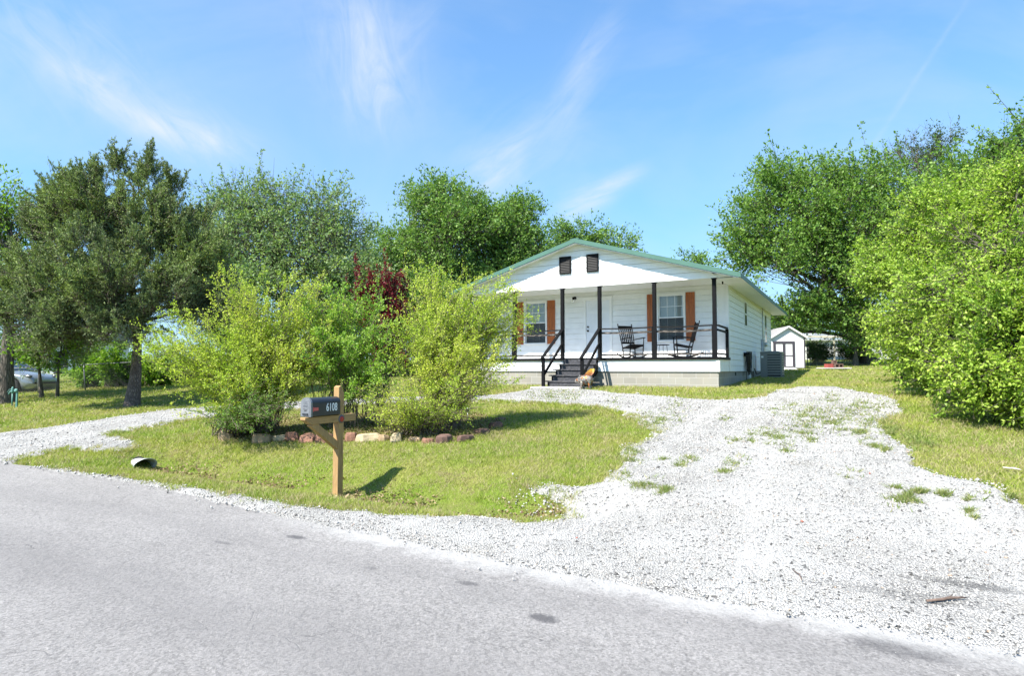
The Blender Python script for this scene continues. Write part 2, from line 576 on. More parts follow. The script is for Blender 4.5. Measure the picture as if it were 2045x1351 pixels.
M['ground'] = mat("lawn_soil", (.1, .12, .03), .95, spec=.1, fn=groundfn)
xs = lin([(-1500, -200, 130), (-200, -60, 10), (-60, -16, 1.0), (-16, 14, .2), (14, 60, 1.0), (60, 200, 10), (200, 1500, 130)])
ys = lin([(-1500, -200, 130), (-200, -20, 10), (-20, 0, 1.0), (0, 24, .2), (24, 70, 1.0), (70, 200, 8), (200, 2500, 115)])
gx, gy, gF = grid_xy(xs, ys)
gnd = np_obj("ground", np.stack([gx, gy, terrain(gx, gy) - .006], -1), gF, M['ground'], smooth=True)
tag(gnd, kind="structure")


def roadfn(b, p, ob):
    # ob: x along the road, y away from the camera side, metres
    sep = b.n("ShaderNodeSeparateXYZ"); b.put(sep.inputs[0], ob)
    s_, w_ = sep.outputs[0], sep.outputs[1]
    fine = b.noise(ob, 95, 5, .8)
    mid = b.noise(ob, 38, 5, .7)
    big = b.noise(b.vec(ob, scale=(.35, 1.0, 1)), 1.1, 5, .6)
    pat = b.noise(b.vec(ob, scale=(.8, 1.6, 1), loc=(7, 3, 0)), 3.0, 6, .72, .6)
    c = b.mix(b.ramp(big, [(.35, 0.0), (.65, 1.0)]), (.222, .211, .202), (.262, .249, .238))
    c = b.mix(b.ramp(pat, [(.50, 0.0), (.62, .3)]), c, (.285, .27, .257))
    wv1 = b.vec(b.vec(ob, rot=(0, 0, .95)), scale=(2.6, 5.2, 1))
    crz = b.noise(wv1, 3.4, 8, .78, .5)
    c = b.mix(1.0, c, b.ramp(crz, [(.34, .74), (.44, .98), (.56, 1.0), (.66, 1.12)]), 'MULTIPLY')
    agg = b.n("ShaderNodeTexVoronoi", feature='F1'); b.put(agg.inputs["Vector"], ob); agg.inputs["Scale"].default_value = 70
    ab = b.n("ShaderNodeRGBToBW"); b.put(ab.inputs[0], agg.outputs["Color"])
    c = b.mix(1.0, c, b.ramp(ab.outputs[0], [(.15, .76), (.45, 1.0), (.82, 1.18)]), 'MULTIPLY')
    c = b.mix(1.0, c, b.ramp(mid, [(.3, .84), (.7, 1.14)]), 'MULTIPLY')
    c = b.mix(1.0, c, b.ramp(fine, [(.32, .76), (.5, 1.0), (.68, 1.2)]), 'MULTIPLY')
    # wheel-polished darker lane bands
    bandn = b.m('MULTIPLY', b.m('SUBTRACT', b.noise(ob, .6, 3), .5), .9)
    for w0, wd, st in ((-2.05, .40, .45), (-3.75, .45, .42), (-.75, .22, .25)):
        q = b.m('DIVIDE', b.m('ADD', b.m('SUBTRACT', w_, w0), bandn), wd)
        g = b.m('MULTIPLY', b.m('EXPONENT', b.m('MULTIPLY', b.m('MULTIPLY', q, q), -1.0)), st)
        c = b.mix(g, c, (.168, .160, .156))
    # cracks
    vo = b.n("ShaderNodeTexVoronoi", feature='DISTANCE_TO_EDGE')
    wv = b.n("ShaderNodeTexNoise"); b.put(wv.inputs["Vector"], ob); wv.inputs["Scale"].default_value = 2.0; wv.inputs["Detail"].default_value = 6
    b.put(vo.inputs["Vector"], b.mix(.35, b.vec(ob, scale=(1, 2, 1)), wv.outputs["Color"]))
    vo.inputs["Scale"].default_value = 2.3
    crk = b.ramp(vo.outputs["Distance"], [(.0, 1.0), (.012, 0.0)])
    crm = b.ramp(b.noise(ob, 1.3, 3), [(.52, 0.0), (.66, .55)])
    c = b.mix(b.m('MULTIPLY', crk, crm), c, (.09, .085, .085))
    # stains, plus one soft cast shadow painted into the asphalt colour
    stain_shadow_px = [(592, 1076, .13, .05, .8), (445, 1087, .13, .03, .5), (741, 1139, .07, .03, .45), (935, 1169, .09, .045, .65), (1086, 1240, .11, .065, .85), (1081, 1282, .018, .006, .9),
             (1800, 1300, .30, .12, .55), (415, 1112, .035, .01, .5), (858, 1226, .02, .01, .6)]  # the widest entry is the painted shadow
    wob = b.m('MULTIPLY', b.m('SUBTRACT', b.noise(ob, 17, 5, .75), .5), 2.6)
    for px, py, rs, rw, k in stain_shadow_px:
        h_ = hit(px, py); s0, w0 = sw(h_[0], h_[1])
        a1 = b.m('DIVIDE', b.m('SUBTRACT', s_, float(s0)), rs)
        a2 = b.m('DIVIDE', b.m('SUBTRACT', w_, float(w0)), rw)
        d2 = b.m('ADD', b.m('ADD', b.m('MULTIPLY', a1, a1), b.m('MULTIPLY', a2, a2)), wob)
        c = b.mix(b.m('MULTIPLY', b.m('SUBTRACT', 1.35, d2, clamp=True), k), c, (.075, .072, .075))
    # lime dust carried out of the drive
    dn = b.m('MULTIPLY', b.m('SUBTRACT', b.noise(ob, 3.5, 6, .7), .5), .9)
    edg = b.m('MINIMUM', b.m('MAXIMUM', b.m('SUBTRACT', b.m('MULTIPLY', s_, -.085), .15), -.31), .20)
    din = b.m('ADD', b.m('SUBTRACT', w_, edg), b.m('MULTIPLY', dn, .8))
    dust = b.ramp(b.m('ADD', b.m('MULTIPLY', din, 3.0), 1.0), [(.30, 0.0), (1.0, .6)])
    dust = b.m('MULTIPLY', dust, b.m('ADD', b.m('MULTIPLY', s_, .5), .75, clamp=True))
    c = b.mix(dust, c, (.44, .43, .41))
    b.put(p.inputs["Base Color"], c)
    bp = b.n("ShaderNodeBump"); bp.inputs["Strength"].default_value = .75; bp.inputs["Distance"].default_value = .012
    hh = b.m('ADD', b.m('MULTIPLY', crz, 1.4), b.m('MULTIPLY', fine, .5))
    hh = b.m('ADD', hh, b.m('ADD', b.m('MULTIPLY', mid, .5), b.m('MULTIPLY', pat, 1.2)))
    b.put(bp.inputs["Height"], b.m('SUBTRACT', hh, b.m('MULTIPLY', b.m('MULTIPLY', crk, crm), .8)))
    b.put(p.inputs["Normal"], bp.outputs[0])


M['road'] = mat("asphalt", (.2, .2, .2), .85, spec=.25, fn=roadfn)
ss = lin([(-300, -40, 20), (-40, 40, .5), (40, 300, 20)])
ww = lin([(-7.0, .30, .1)])
rx, rw_, rF = grid_xy(ss, ww)
edge = (rw_ > -.2) | (rw_ < -6.9)
rw2 = rw_ + np.where(rw_ > 0, .05 * np.sin(rx * 3.1) * np.sin(rx * 1.3 + 1) + .03 * np.sin(rx * 9.7), 0)
wx, wy = from_sw(rx, rw2)
rz = terrain(wx, wy) + .006 + .003 * vnoise(rx, rw_, 1.9)
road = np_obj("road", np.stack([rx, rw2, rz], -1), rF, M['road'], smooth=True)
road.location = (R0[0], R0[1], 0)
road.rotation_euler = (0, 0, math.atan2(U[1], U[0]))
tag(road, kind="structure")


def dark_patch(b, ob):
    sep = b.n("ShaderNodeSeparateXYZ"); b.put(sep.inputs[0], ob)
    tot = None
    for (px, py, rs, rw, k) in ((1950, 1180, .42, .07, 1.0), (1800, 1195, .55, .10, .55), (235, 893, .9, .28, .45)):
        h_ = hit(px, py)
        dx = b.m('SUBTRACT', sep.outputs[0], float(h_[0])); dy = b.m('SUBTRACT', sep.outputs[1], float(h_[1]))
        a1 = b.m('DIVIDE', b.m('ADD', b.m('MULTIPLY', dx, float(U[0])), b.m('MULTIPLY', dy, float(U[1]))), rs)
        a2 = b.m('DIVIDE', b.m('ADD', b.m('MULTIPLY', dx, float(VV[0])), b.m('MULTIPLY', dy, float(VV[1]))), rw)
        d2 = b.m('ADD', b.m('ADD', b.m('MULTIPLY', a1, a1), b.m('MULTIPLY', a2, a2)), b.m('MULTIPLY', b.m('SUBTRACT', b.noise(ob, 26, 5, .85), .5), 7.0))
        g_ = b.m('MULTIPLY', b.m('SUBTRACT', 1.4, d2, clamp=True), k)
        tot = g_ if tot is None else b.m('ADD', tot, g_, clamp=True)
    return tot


def gravelfn(b, p, ob):
    vo = b.n("ShaderNodeTexVoronoi", feature='F1'); b.put(vo.inputs["Vector"], ob); vo.inputs["Scale"].default_value = 46
    ve = b.n("ShaderNodeTexVoronoi", feature='DISTANCE_TO_EDGE'); b.put(ve.inputs["Vector"], ob); ve.inputs["Scale"].default_value = 46
    bw = b.n("ShaderNodeRGBToBW"); b.put(bw.inputs[0], vo.outputs["Color"])
    big = b.noise(ob, .8, 5, .65)
    base = b.ramp(big, [(.35, (.385, .37, .345)), (.65, (.53, .515, .485))])
    c = b.mix(1.0, base, b.ramp(bw.outputs[0], [(.12, .22), (.24, .9), (.8, 1.12)]), 'MULTIPLY')
    gap = b.ramp(ve.outputs["Distance"], [(.0, .35), (.12, 1.0)])
    c = b.mix(1.0, c, gap, 'MULTIPLY')
    dirt = b.ramp(b.noise(ob, 1.7, 7, .78), [(.56, 0.0), (.72, .55)])
    c = b.mix(dirt, c, (.26, .235, .195))
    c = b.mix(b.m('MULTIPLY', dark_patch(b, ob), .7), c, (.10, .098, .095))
    # faint wheel tracks running up the drive
    sep = b.n("ShaderNodeSeparateXYZ"); b.put(sep.inputs[0], ob)
    tr = b.m('ADD', b.m('ADD', b.m('MULTIPLY', sep.outputs[0], .88), b.m('MULTIPLY', sep.outputs[1], -.48)), b.m('MULTIPLY', b.noise(ob, .35, 3), 1.6))
    tk = b.m('ABSOLUTE', b.m('SINE', b.m('MULTIPLY', tr, 1.9)))
    c = b.mix(b.ramp(tk, [(.0, .18), (.35, 0.0)]), c, (.61, .595, .57))
    b.put(p.inputs["Base Color"], c)
    bp = b.n("ShaderNodeBump"); bp.inputs["Strength"].default_value = 1.0; bp.inputs["Distance"].default_value = .015
    hgt = b.m('ADD', b.m('MULTIPLY', ve.outputs["Distance"], 1.6), b.m('MULTIPLY', bw.outputs[0], .6))
    b.put(bp.inputs["Height"], hgt)
    b.put(p.inputs["Normal"], bp.outputs[0])


M['gravel'] = mat("limestone_gravel", (.6, .6, .58), .9, spec=.2, fn=gravelfn)
xs = np.arange(-17, 15, .07); ys = np.arange(1.0, 27, .07)
gx, gy, gF = grid_xy(xs, ys)
fx, fy = gx[gF].mean(1), gy[gF].mean(1)
fs_, fw_ = sw(fx, fy)
def soft_mask(x, y):
    m = np.zeros(x.shape)
    for k in range(12):
        a = k * 2.4; r_ = .17 * math.sqrt((k + .5) / 12)
        m += gravel_mask(x + r_ * math.cos(a), y + r_ * math.sin(a))
    return m / 12
near = gravel_mask(fx, fy) | gravel_mask(fx + .2, fy) | gravel_mask(fx - .2, fy) | gravel_mask(fx, fy + .2) | gravel_mask(fx, fy - .2)
F = gF[near & (fw_ > road_edge(fs_) - .16)]
used, inv = np.unique(F.ravel(), return_inverse=True)
gv = np.stack([gx[used], gy[used], terrain(gx[used], gy[used])], -1)
_sw = sw(gv[:, 0], gv[:, 1])
gv[:, 2] += np.minimum(-.030 + .052 * sstep(.1, .75, soft_mask(gv[:, 0], gv[:, 1])), -.012 + .034 * sstep(-.12, .22, _sw[1] - road_edge(_sw[0]) + .05 * vnoise(gv[:, 0], gv[:, 1], 7.0, 2))) + .005 * vnoise(gv[:, 0], gv[:, 1], 6)
drv = np_obj("driveway", gv, inv.reshape(-1, 4), M['gravel'], smooth=True)
tag(drv, kind="structure")

# loose stones: real little rocks where the drive is near enough to see them
def rocks(name, px, py, pz, size, mt, rg, label=None):
    n = len(px)
    base = np.array([(1, 0, 0), (0, 1, 0), (-1, 0, 0), (0, -1, 0), (.1, .1, .8), (0, .1, -.8)], float)
    tri = np.array([(0, 1, 4), (1, 2, 4), (2, 3, 4), (3, 0, 4), (1, 0, 5), (2, 1, 5), (3, 2, 5), (0, 3, 5)])
    a = rg.uniform(0, 2 * np.pi, n)
    V = np.repeat(base[None], n, 0) * rg.uniform(.6, 1.25, (n, 6, 1)) * rg.uniform(.7, 1.1, (n, 1, 3))
    ca, sa = np.cos(a)[:, None], np.sin(a)[:, None]
    tilt = rg.normal(0, .35, (n, 1))
    X = V[:, :, 0] * ca - V[:, :, 1] * sa; Y = V[:, :, 0] * sa + V[:, :, 1] * ca; Z = V[:, :, 2] + X * tilt
    P = np.stack([X, Y, Z], -1) * size[:, None, None]
    P[:, :, 0] += px[:, None]; P[:, :, 1] += py[:, None]; P[:, :, 2] += pz[:, None]
    F = (tri[None] + 6 * np.arange(n)[:, None, None]).reshape(-1, 3)
    return np_obj(name, P.reshape(-1, 3), F, mt)


def stonefn(b, p, ob):
    g = b.n("ShaderNodeNewGeometry")
    r = g.outputs["Random Per Island"]
    c = b.ramp(r, [(0.0, (.05, .048, .045)), (.08, (.16, .155, .145)), (.17, (.37, .36, .335)), (.96, (.53, .515, .485)), (.985, (.36, .26, .20)), (1.0, (.40, .33, .26))])
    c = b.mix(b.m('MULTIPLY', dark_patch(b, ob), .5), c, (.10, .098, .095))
    b.put(p.inputs["Base Color"], c)


M['stones'] = mat("limestone_chips", (.6, .6, .6), .85, spec=.2, fn=stonefn)
def scatter(n, x0, x1, y0, y1, dens):
    x = rng.uniform(x0, x1, n); y = rng.uniform(y0, y1, n)
    k = rng.random(n) < dens(x, y)
    return x[k], y[k]


def cam_ok(x, y, m=.06):
    return (y > .5) & (np.abs(x) < (1022.5 / FPX + m) * y + .3)


sx_, sy_ = scatter(900000, -12, 12, 2.8, 17, lambda x, y: cam_ok(x, y) * np.clip((6.0 / np.hypot(x, y)) ** 2.0, 0, 1))
_s, _w = sw(sx_, sy_)
gm = gravel_mask(sx_, sy_, 1.6) & (_w > road_edge(_s) + .02 + .05 * rng.normal(0, 1, len(sx_)))
spill = rng.random(len(sx_)) < .12
fr = (rng.random(len(sx_)) < .25) & (_w > road_edge(_s) - .5 * rng.random(len(sx_)) ** 2) & (_w < .4) & (_s > -6)
k = gm | (fr & spill)
sx_, sy_ = sx_[k], sy_[k]
k2 = rng.random(len(sx_)) < .62
sx_, sy_ = sx_[k2], sy_[k2]
ssz = rng.lognormal(math.log(.0060), .48, len(sx_)) * np.clip(np.hypot(sx_, sy_) / 6.5, .85, 2.0)
px_s = rng.normal(1090, 50, 130); py_s = rng.normal(1015, 20, 130)
hp_ = [hit(a, c_) for a, c_ in zip(px_s, py_s)]
ex_ = np.array(hp_)
sx_ = np.concatenate([sx_, ex_[:, 0]]); sy_ = np.concatenate([sy_, ex_[:, 1]]); ssz = np.concatenate([ssz, rng.uniform(.012, .022, len(ex_))])
ro = rocks("gravel", sx_, sy_, terrain(sx_, sy_) + .022 + ssz * .12, np.clip(ssz, .004, .035), M['stones'], rng)
tag(ro, "loose white limestone gravel spread over the driveway", "gravel", kind="stuff")

# ------------------------------------------------------------------ grass
HX = np.array([6.04, 17.87])                     # front right corner of the porch
def house_xy(lx, ly): return HX + lx * U + ly * VV
def in_house(x, y):
    lx = (x - HX[0]) * U[0] + (y - HX[1]) * U[1]
    ly = (x - HX[0]) * VV[0] + (y - HX[1]) * VV[1]
    return ((lx > -8.85) & (lx < .02) & (ly > 0.0) & (ly < 13.3)) | ((lx > -5.05) & (lx < -3.65) & (ly > -1.3) & (ly < .1))


M['grass'] = leafmat("lawn_grass", (.23, .285, .038), (.33, .365, .065), (.46, .44, .15), trans=.3, rough=.6, patch=(.5, (.70, .86, .62)), dry=((.40, .34, .19), .75, 1.6))
def blades(x, y, h, wd, rg, lean=.45):
    n = len(x)
    z = terrain(x, y) - .004
    a = rg.uniform(0, 2 * np.pi, n)
    lx, ly = rg.normal(0, lean, n) * h, rg.normal(0, lean, n) * h
    dx, dy = np.cos(a) * wd * .5, np.sin(a) * wd * .5
    V = np.stack([np.stack([x - dx, y - dy, z], -1), np.stack([x + dx, y + dy, z], -1), np.stack([x + lx, y + ly, z + h], -1)], 1)
    return V.reshape(-1, 3)


def make_grass():
    parts = []
    # lawn
    x, y = scatter(4200000, -26, 24, 4.0, 44, lambda x, y: cam_ok(x, y) * np.clip((9.5 / np.hypot(x, y)) ** 2.3, .006, 1))
    s, w = sw(x, y)
    gm = gravel_mask(x, y, 1.0)
    ok = ~gm & (w > road_edge(s) + .10 + .05 * vnoise(x, y, 4.0, 1) + .08 * rng.random(len(x))) & ~in_house(x, y)
    bedm = in_poly(x, y, bed)
    ok &= ~bedm | (rng.random(len(x)) < .35)
    # thin spots: the ditch bottom and worn patches
    thin = np.exp(-((w - 1.7) / .22) ** 2) * (s < 1.5) * (vnoise(x, y, 2.2, 5) > -.25)
    ok &= rng.random(len(x)) > .72 * thin
    x, y = x[ok], y[ok]
    d = np.hypot(x, y)
    h = rng.uniform(.025, .06, len(x)) * (1 + .25 * vnoise(x, y, 1.7, 3)) * np.clip(d / 10, 1, 1.35)
    wd = rng.uniform(.005, .009, len(x)) * np.clip(d / 8.5, 1, 5)
    parts.append(blades(x, y, h, wd, rng, .7))
    # ragged taller tufts, thicker along the edges and round the post
    tx, ty = scatter(9000, -24, 22, 5, 40, lambda x, y: cam_ok(x, y) * np.clip((12 / np.hypot(x, y)) ** 1.2, 0, 1))
    ex, ey = [], []
    for (ax_, ay_), (bx_, by_) in zip(island, island[1:] + island[:1]):
        n = int(22 * math.hypot(bx_ - ax_, by_ - ay_))
        t = rng.random(n)
        ex.append(ax_ + (bx_ - ax_) * t + rng.normal(0, .10, n)); ey.append(ay_ + (by_ - ay_) * t + rng.normal(0, .10, n))
    m0 = hit(674, 995)
    ex.append(m0[0] + rng.normal(0, .12, 30)); ey.append(m0[1] + rng.normal(0, .12, 30))
    ex = np.concatenate(ex); ey = np.concatenate(ey)
    s, w = sw(tx, ty)
    k = ~gravel_mask(tx, ty) & (w > road_edge(s) + .25) & ~in_house(tx, ty)
    tx, ty = np.concatenate([tx[k], ex]), np.concatenate([ty[k], ey])
    s, w = sw(tx, ty); k = (w > road_edge(s) + .12) & ~in_house(tx, ty); tx, ty = tx[k], ty[k]
    nb = 26
    hh_ = np.repeat(rng.uniform(.05, .10, len(tx)), nb)
    X = np.repeat(tx, nb) + rng.normal(0, .035, len(tx) * nb); Y = np.repeat(ty, nb) + rng.normal(0, .035, len(tx) * nb)
    d = np.hypot(X, Y)
    parts.append(blades(X, Y, hh_ * rng.uniform(.5, 1.1, len(X)), rng.uniform(.006, .010, len(X)) * np.clip(d / 9, 1, 4), rng, .6))
    return np.concatenate(parts)


gV = make_grass()
gr = np_obj("grass", gV, np.arange(len(gV)).reshape(-1, 3), M['grass'])
tag(gr, "short mown yellow-green lawn grass around the gravel drive", "grass", kind="stuff")

# weeds growing through the gravel
M['weed'] = leafmat("weeds", (.13, .19, .045), (.20, .25, .07), (.34, .30, .15), trans=.25, rough=.6)
weed_px = [(1327, 984, 16, 1), (1290, 972, 25, .7), (1262, 975, 14, .5), (1447, 838, 10, .8), (1548, 823, 14, .6), (1530, 867, 22, .6), (1562, 878, 34, .8), (1547, 871, 10, 1), (1464, 884, 16, .8), (1500, 884, 12, .5),
           (1571, 903, 16, .7), (1621, 884, 14, .8), (1640, 835, 50, .7), (1610, 832, 30, .8), (1665, 848, 22, .9), (1598, 855, 30, .5), (1684, 866, 14, .8), (1719, 866, 18, 1), (1733, 886, 16, .8), (1750, 895, 12, .7), (1770, 902, 12, .8),
           (1700, 830, 40, .7), (1730, 812, 20, .7), (1665, 797, 14, .8), (1652, 803, 12, .6), (1715, 812, 20, .5), (1764, 816, 24, .6), (1810, 1000, 40, .8), (1788, 982, 12, .9), (1839, 988, 12, .8), (1884, 993, 16, .9), (1941, 1006, 14, .8), (1955, 995, 16, .7),
           (1942, 1028, 16, .8), (1948, 1038, 10, .7), (1697, 952, 24, .5), (1470, 925, 26, .5), (1445, 945, 16, .5), (1380, 920, 18, .5), (1330, 922, 14, .7), (1260, 906, 20, .7), (1262, 925, 26, .5), (1255, 912, 18, .7), (1340, 840, 30, .5), (1300, 850, 24, .6), (1283, 838, 26, .6), (1315, 843, 18, .6),
           (1362, 932, 16, .7), (1240, 955, 20, .5), (1350, 812, 26, .4), (1120, 790, 30, .8), (1095, 790, 26, .8), (1150, 792, 22, .6), (1060, 793, 26, .5), (1230, 803, 20, .4), (1750, 850, 34, .9), (1780, 862, 20, .9), (1820, 880, 36, .6), (1850, 895, 24, .6), (1500, 868, 12, .5), (1610, 870, 18, .5), (2020, 1000, 14, .7), (1580, 818, 30, .4)]
wx_, wy_ = [], []
for px, py, r, dn in weed_px:
    n = int(1500 * dn * (r / 20) ** 1.2)
    a = rng.normal(px, r * .5, n); c_ = rng.normal(py, max(1.2, r * .13), n)
    d = np.stack([(a - 1022.5) / FPX, np.full(n, cp) - (675.5 - c_) / FPX * sp_, sp_ + (675.5 - c_) / FPX * cp], -1)
    h0 = hit(px, py)
    t = (h0[2] - 1.6) / d[:, 2]
    X, Y = d[:, 0] * t, d[:, 1] * t
    k = vnoise(X, Y, 14, 2) + .5 * vnoise(X, Y, 31, 1) > -.05
    wx_.append(X[k]); wy_.append(Y[k])
X, Y = np.concatenate(wx_), np.concatenate(wy_)
k = rng.random(len(X)) < .30
X, Y = X[k], Y[k]
wv_ = blades(X, Y, rng.uniform(.03, .075, len(X)), rng.uniform(.007, .014, len(X)) * np.clip(np.hypot(X, Y) / 9, 1, 2.4), rng, .9)
wv_[:, 2] += .02
we = np_obj("weeds", wv_, np.arange(len(wv_)).reshape(-1, 3), M['weed'])
tag(we, "sparse low weeds growing up through the white gravel", "weeds", kind="stuff")
# ------------------------------------------------------------------ plants
def unit(a): return a / np.maximum(np.linalg.norm(a, axis=-1, keepdims=True), 1e-9)


def leaves_from_twigs(A, D, L, nl, size, aspect, rg, follow=.6, droop=.15, spread=.35, up=.5, t0=.1):
    """A,D,L: twig start, unit direction, length -> leaf quads (n*4,3)"""
    T = len(A)
    t = rg.uniform(t0, 1.05, (T, nl, 1))
    P = A[:, None] + D[:, None] * (L[:, None, None] * t) + rg.normal(0, 1, (T, nl, 3)) * (L[:, None, None] * spread * .3)
    d = unit(D[:, None] * follow + rg.normal(0, .6, (T, nl, 3)) - np.array([0, 0, droop]))
    nrm = unit(rg.normal(0, .7, (T, nl, 3)) + np.array([0, 0, up]))
    sd = unit(np.cross(d, nrm))
    s = size * rg.uniform(.6, 1.3, (T, nl, 1))
    q0 = P
    q1 = P + d * s * .45 + sd * s * aspect * .5
    q2 = P + d * s
    q3 = P + d * s * .45 - sd * s * aspect * .5
    nn = np.cross(sd, d)
    q1 = q1 + nn * s * .06; q3 = q3 + nn * s * .06
    return np.stack([q0, q1, q2, q3], 2).reshape(-1, 3)


def twig_tubes(A, B, r):
    """three-sided tapering slivers"""
    d = unit(B - A)
    s1 = unit(np.cross(d, np.array([.3, .5, .81]))); s2 = np.cross(d, s1)
    n = len(A)
    ring = [s1, -.5 * s1 + .87 * s2, -.5 * s1 - .87 * s2]
    V = np.concatenate([np.stack([A + k * r[:, None] for k in ring], 1), np.stack([B + k * r[:, None] * .45 for k in ring], 1)], 1).reshape(-1, 3)
    f = np.array([(0, 1, 4, 3), (1, 2, 5, 4), (2, 0, 3, 5)])
    F = (f[None] + 6 * np.arange(n)[:, None, None]).reshape(-1, 4)
    return V, F


def curve_pts(a, b_, k, rg, bend=.12, sag=0.0):
    a, b_ = np.array(a, float), np.array(b_, float)
    L = np.linalg.norm(b_ - a)
    t = np.linspace(0, 1, k)[:, None]
    off = rg.normal(0, bend * L, 3)
    off2 = rg.normal(0, bend * L * .4, 3)
    p = a + (b_ - a) * t + off * np.sin(t * np.pi) + off2 * np.sin(t * 2 * np.pi)
    p[:, 2] += sag * L * np.sin(t[:, 0] * np.pi)
    return p


class Woody:
    """collects trunk, limbs and twigs of one plant"""
    def __init__(s): s.mb = MB(); s.V = []; s.F = []; s.n = 0
    def tube(s, pts, r, n=7): s.mb.tube([tuple(p) for p in pts], r, n)
    def slivers(s, A, B, r):
        V, F = twig_tubes(A, B, r)
        s.V.append(V); s.F.append(F + s.n); s.n += len(V)
    def build(s, name, m_, parent):
        k = len(s.mb.v)
        V = np.array(s.mb.v, float).reshape(-1, 3)
        quads = [f for f in s.mb.f if len(f) == 4]
        F = [np.array(quads, int).reshape(-1, 4)]
        Vs = [V]
        for v_, f_ in zip(s.V, s.F): Vs.append(v_); F.append(f_ + k)
        return np_obj(name, np.concatenate(Vs), np.concatenate(F), m_, parent, smooth=True)


def local(V, o): return V - np.array(o)


def make_tree(name, label, cat, base, blobs, leafm, barkm, seed, trunk_r=.2, fork=.35, clumps=160, twigs=9, nl=7, csz=.35, tl=.5,
              leaf=.1, aspect=.55, up_t=.2, out_t=1.0, droop=.1, follow=.6, shell=.38, group=None, bare=0, wind=(0, 0, 0), lean=(0, 0), limb_r=.35, upn=.5, trunk_top=None, zmin=None, spread=.35, flare=1.5, twr=.006, carve=.25, cfreq=1.1, wpow=.62, spikes=0, spike_l=2.2, spike_up=.25, spike_far=.8, spike_k=7):
    """blobs: list of (centre xyz, radii xyz). base: xyz of the trunk's foot."""
    rg = np.random.default_rng(seed)
    base = np.array(base, float)
    cs = np.array([b_[0] for b_ in blobs], float); rs = np.array([b_[1] for b_ in blobs], float)
    vol = np.prod(rs, 1) ** wpow
    top = np.array(trunk_top, float) if trunk_top is not None else np.array([cs[:, 0].mean(), cs[:, 1].mean(), np.average(cs[:, 2], weights=vol)])
    W = Woody()
    tp = curve_pts(base, top, 9, rg, .03)
    tp[0] = base - np.array([0, 0, .15])
    rr = [trunk_r * (flare if i == 0 else 1.0 + (.18 if i == 1 else 0)) * (1 - .78 * i / 8) for i in range(9)]
    W.tube(tp, rr, 10)
    # clumps
    idx = rg.choice(len(cs), clumps, p=vol / vol.sum())
    u_ = unit(rg.normal(0, 1, (clumps, 3)))
    radf = rg.random(clumps) ** shell
    cp_ = cs[idx] + u_ * rs[idx] * radf[:, None]
    # hollows between the boughs: drop bunches where a slow 3-D ripple is low
    rip = (vnoise(cp_[:, 0] + cp_[:, 2] * .6, cp_[:, 2] * 1.3 - cp_[:, 1] * .5, cfreq * 2.2, seed) + vnoise(cp_[:, 1] + cp_[:, 0] * .4, cp_[:, 2], cfreq * 1.4, seed + 3)) / 2
    kp = rip > np.quantile(rip, carve)
    idx, u_, radf, cp_ = idx[kp], u_[kp], radf[kp], cp_[kp]
    clumps = len(idx)
    if zmin is not None:
        lowm = cp_[:, 2] < zmin
        cp_[lowm, 2] = zmin + rg.random(lowm.sum()) * .6
    # limbs: trunk -> blob centres -> clumps
    nodes = []
    for i in range(len(cs)):
        q = fork + (1 - fork) * np.clip((cs[i, 2] - base[2]) / max(top[2] - base[2], .1) - .35, 0, .9)
        a = tp[int(round(q * 8))]
        p = curve_pts(a, cs[i], 6, rg, .10)
        r0 = trunk_r * limb_r
        W.tube(p, [r0 * (1 - .11 * j) for j in range(6)], 6)
        nodes.append(p)
    A = np.array([nodes[i][rg.integers(2, 6)] for i in idx])
    mid = (A + cp_) / 2 + rg.normal(0, .06, (clumps, 3)) * np.linalg.norm(cp_ - A, axis=1, keepdims=True)
    br = np.full(clumps, max(.012, trunk_r * .09))
    W.slivers(A, mid, br); W.slivers(mid, cp_, br * .55)
    # twigs
    T = clumps * twigs
    ci = np.repeat(np.arange(clumps), twigs)
    rt = np.minimum(rs[idx[ci]].min(1) * .45, csz)
    ts = cp_[ci] + rg.normal(0, .5, (T, 3)) * rt[:, None]
    outd = unit((cp_[ci] - cs[idx[ci]]) / rs[idx[ci]])
    td = unit(outd * out_t + rg.normal(0, .55, (T, 3)) + np.array([0, 0, up_t]) + np.array(wind))
    L = tl * rg.uniform(.5, 1.35, T)
    if spikes:
        far = np.where(radf > spike_far)[0]
        si = rg.choice(far, spikes)
        sd_ = unit((cp_[si] - cs[idx[si]]) / rs[idx[si]] * .8 + rg.normal(0, .25, (spikes, 3)) + np.array([0, 0, up_t + spike_up]) + np.array(wind))
        sl_n = tl * spike_l * rg.uniform(.5, 1.2, spikes)
        W.slivers(cp_[si], cp_[si] + sd_ * sl_n[:, None], np.full(spikes, twr * 2))
        K2 = spike_k
        tt = np.linspace(.1, 1.0, K2)
        s0 = (cp_[si][:, None] + sd_[:, None] * (sl_n[:, None, None] * tt[None, :, None])).reshape(-1, 3)
        d0 = unit(np.repeat(sd_, K2, 0) * 1.0 + rg.normal(0, .5, (spikes * K2, 3)))
        l0 = tl * .5 * (1.15 - .6 * np.tile(tt, spikes)) * rg.uniform(.7, 1.3, spikes * K2)
        ts = np.concatenate([ts, s0]); td = np.concatenate([td, d0]); L = np.concatenate([L, l0])
    W.slivers(ts, ts + td * L[:, None], np.full(len(ts), twr))
    k = rg.random(T) < .35
    W.slivers(cp_[ci][k], ts[:T][k], np.full(k.sum(), twr * 1.5))
    V = leaves_from_twigs(ts, td, L, nl, leaf, aspect, rg, follow, droop, spread, upn)
    e = empty(name, base, 0, label, cat, group)
    F = np.arange(len(V)).reshape(-1, 4)
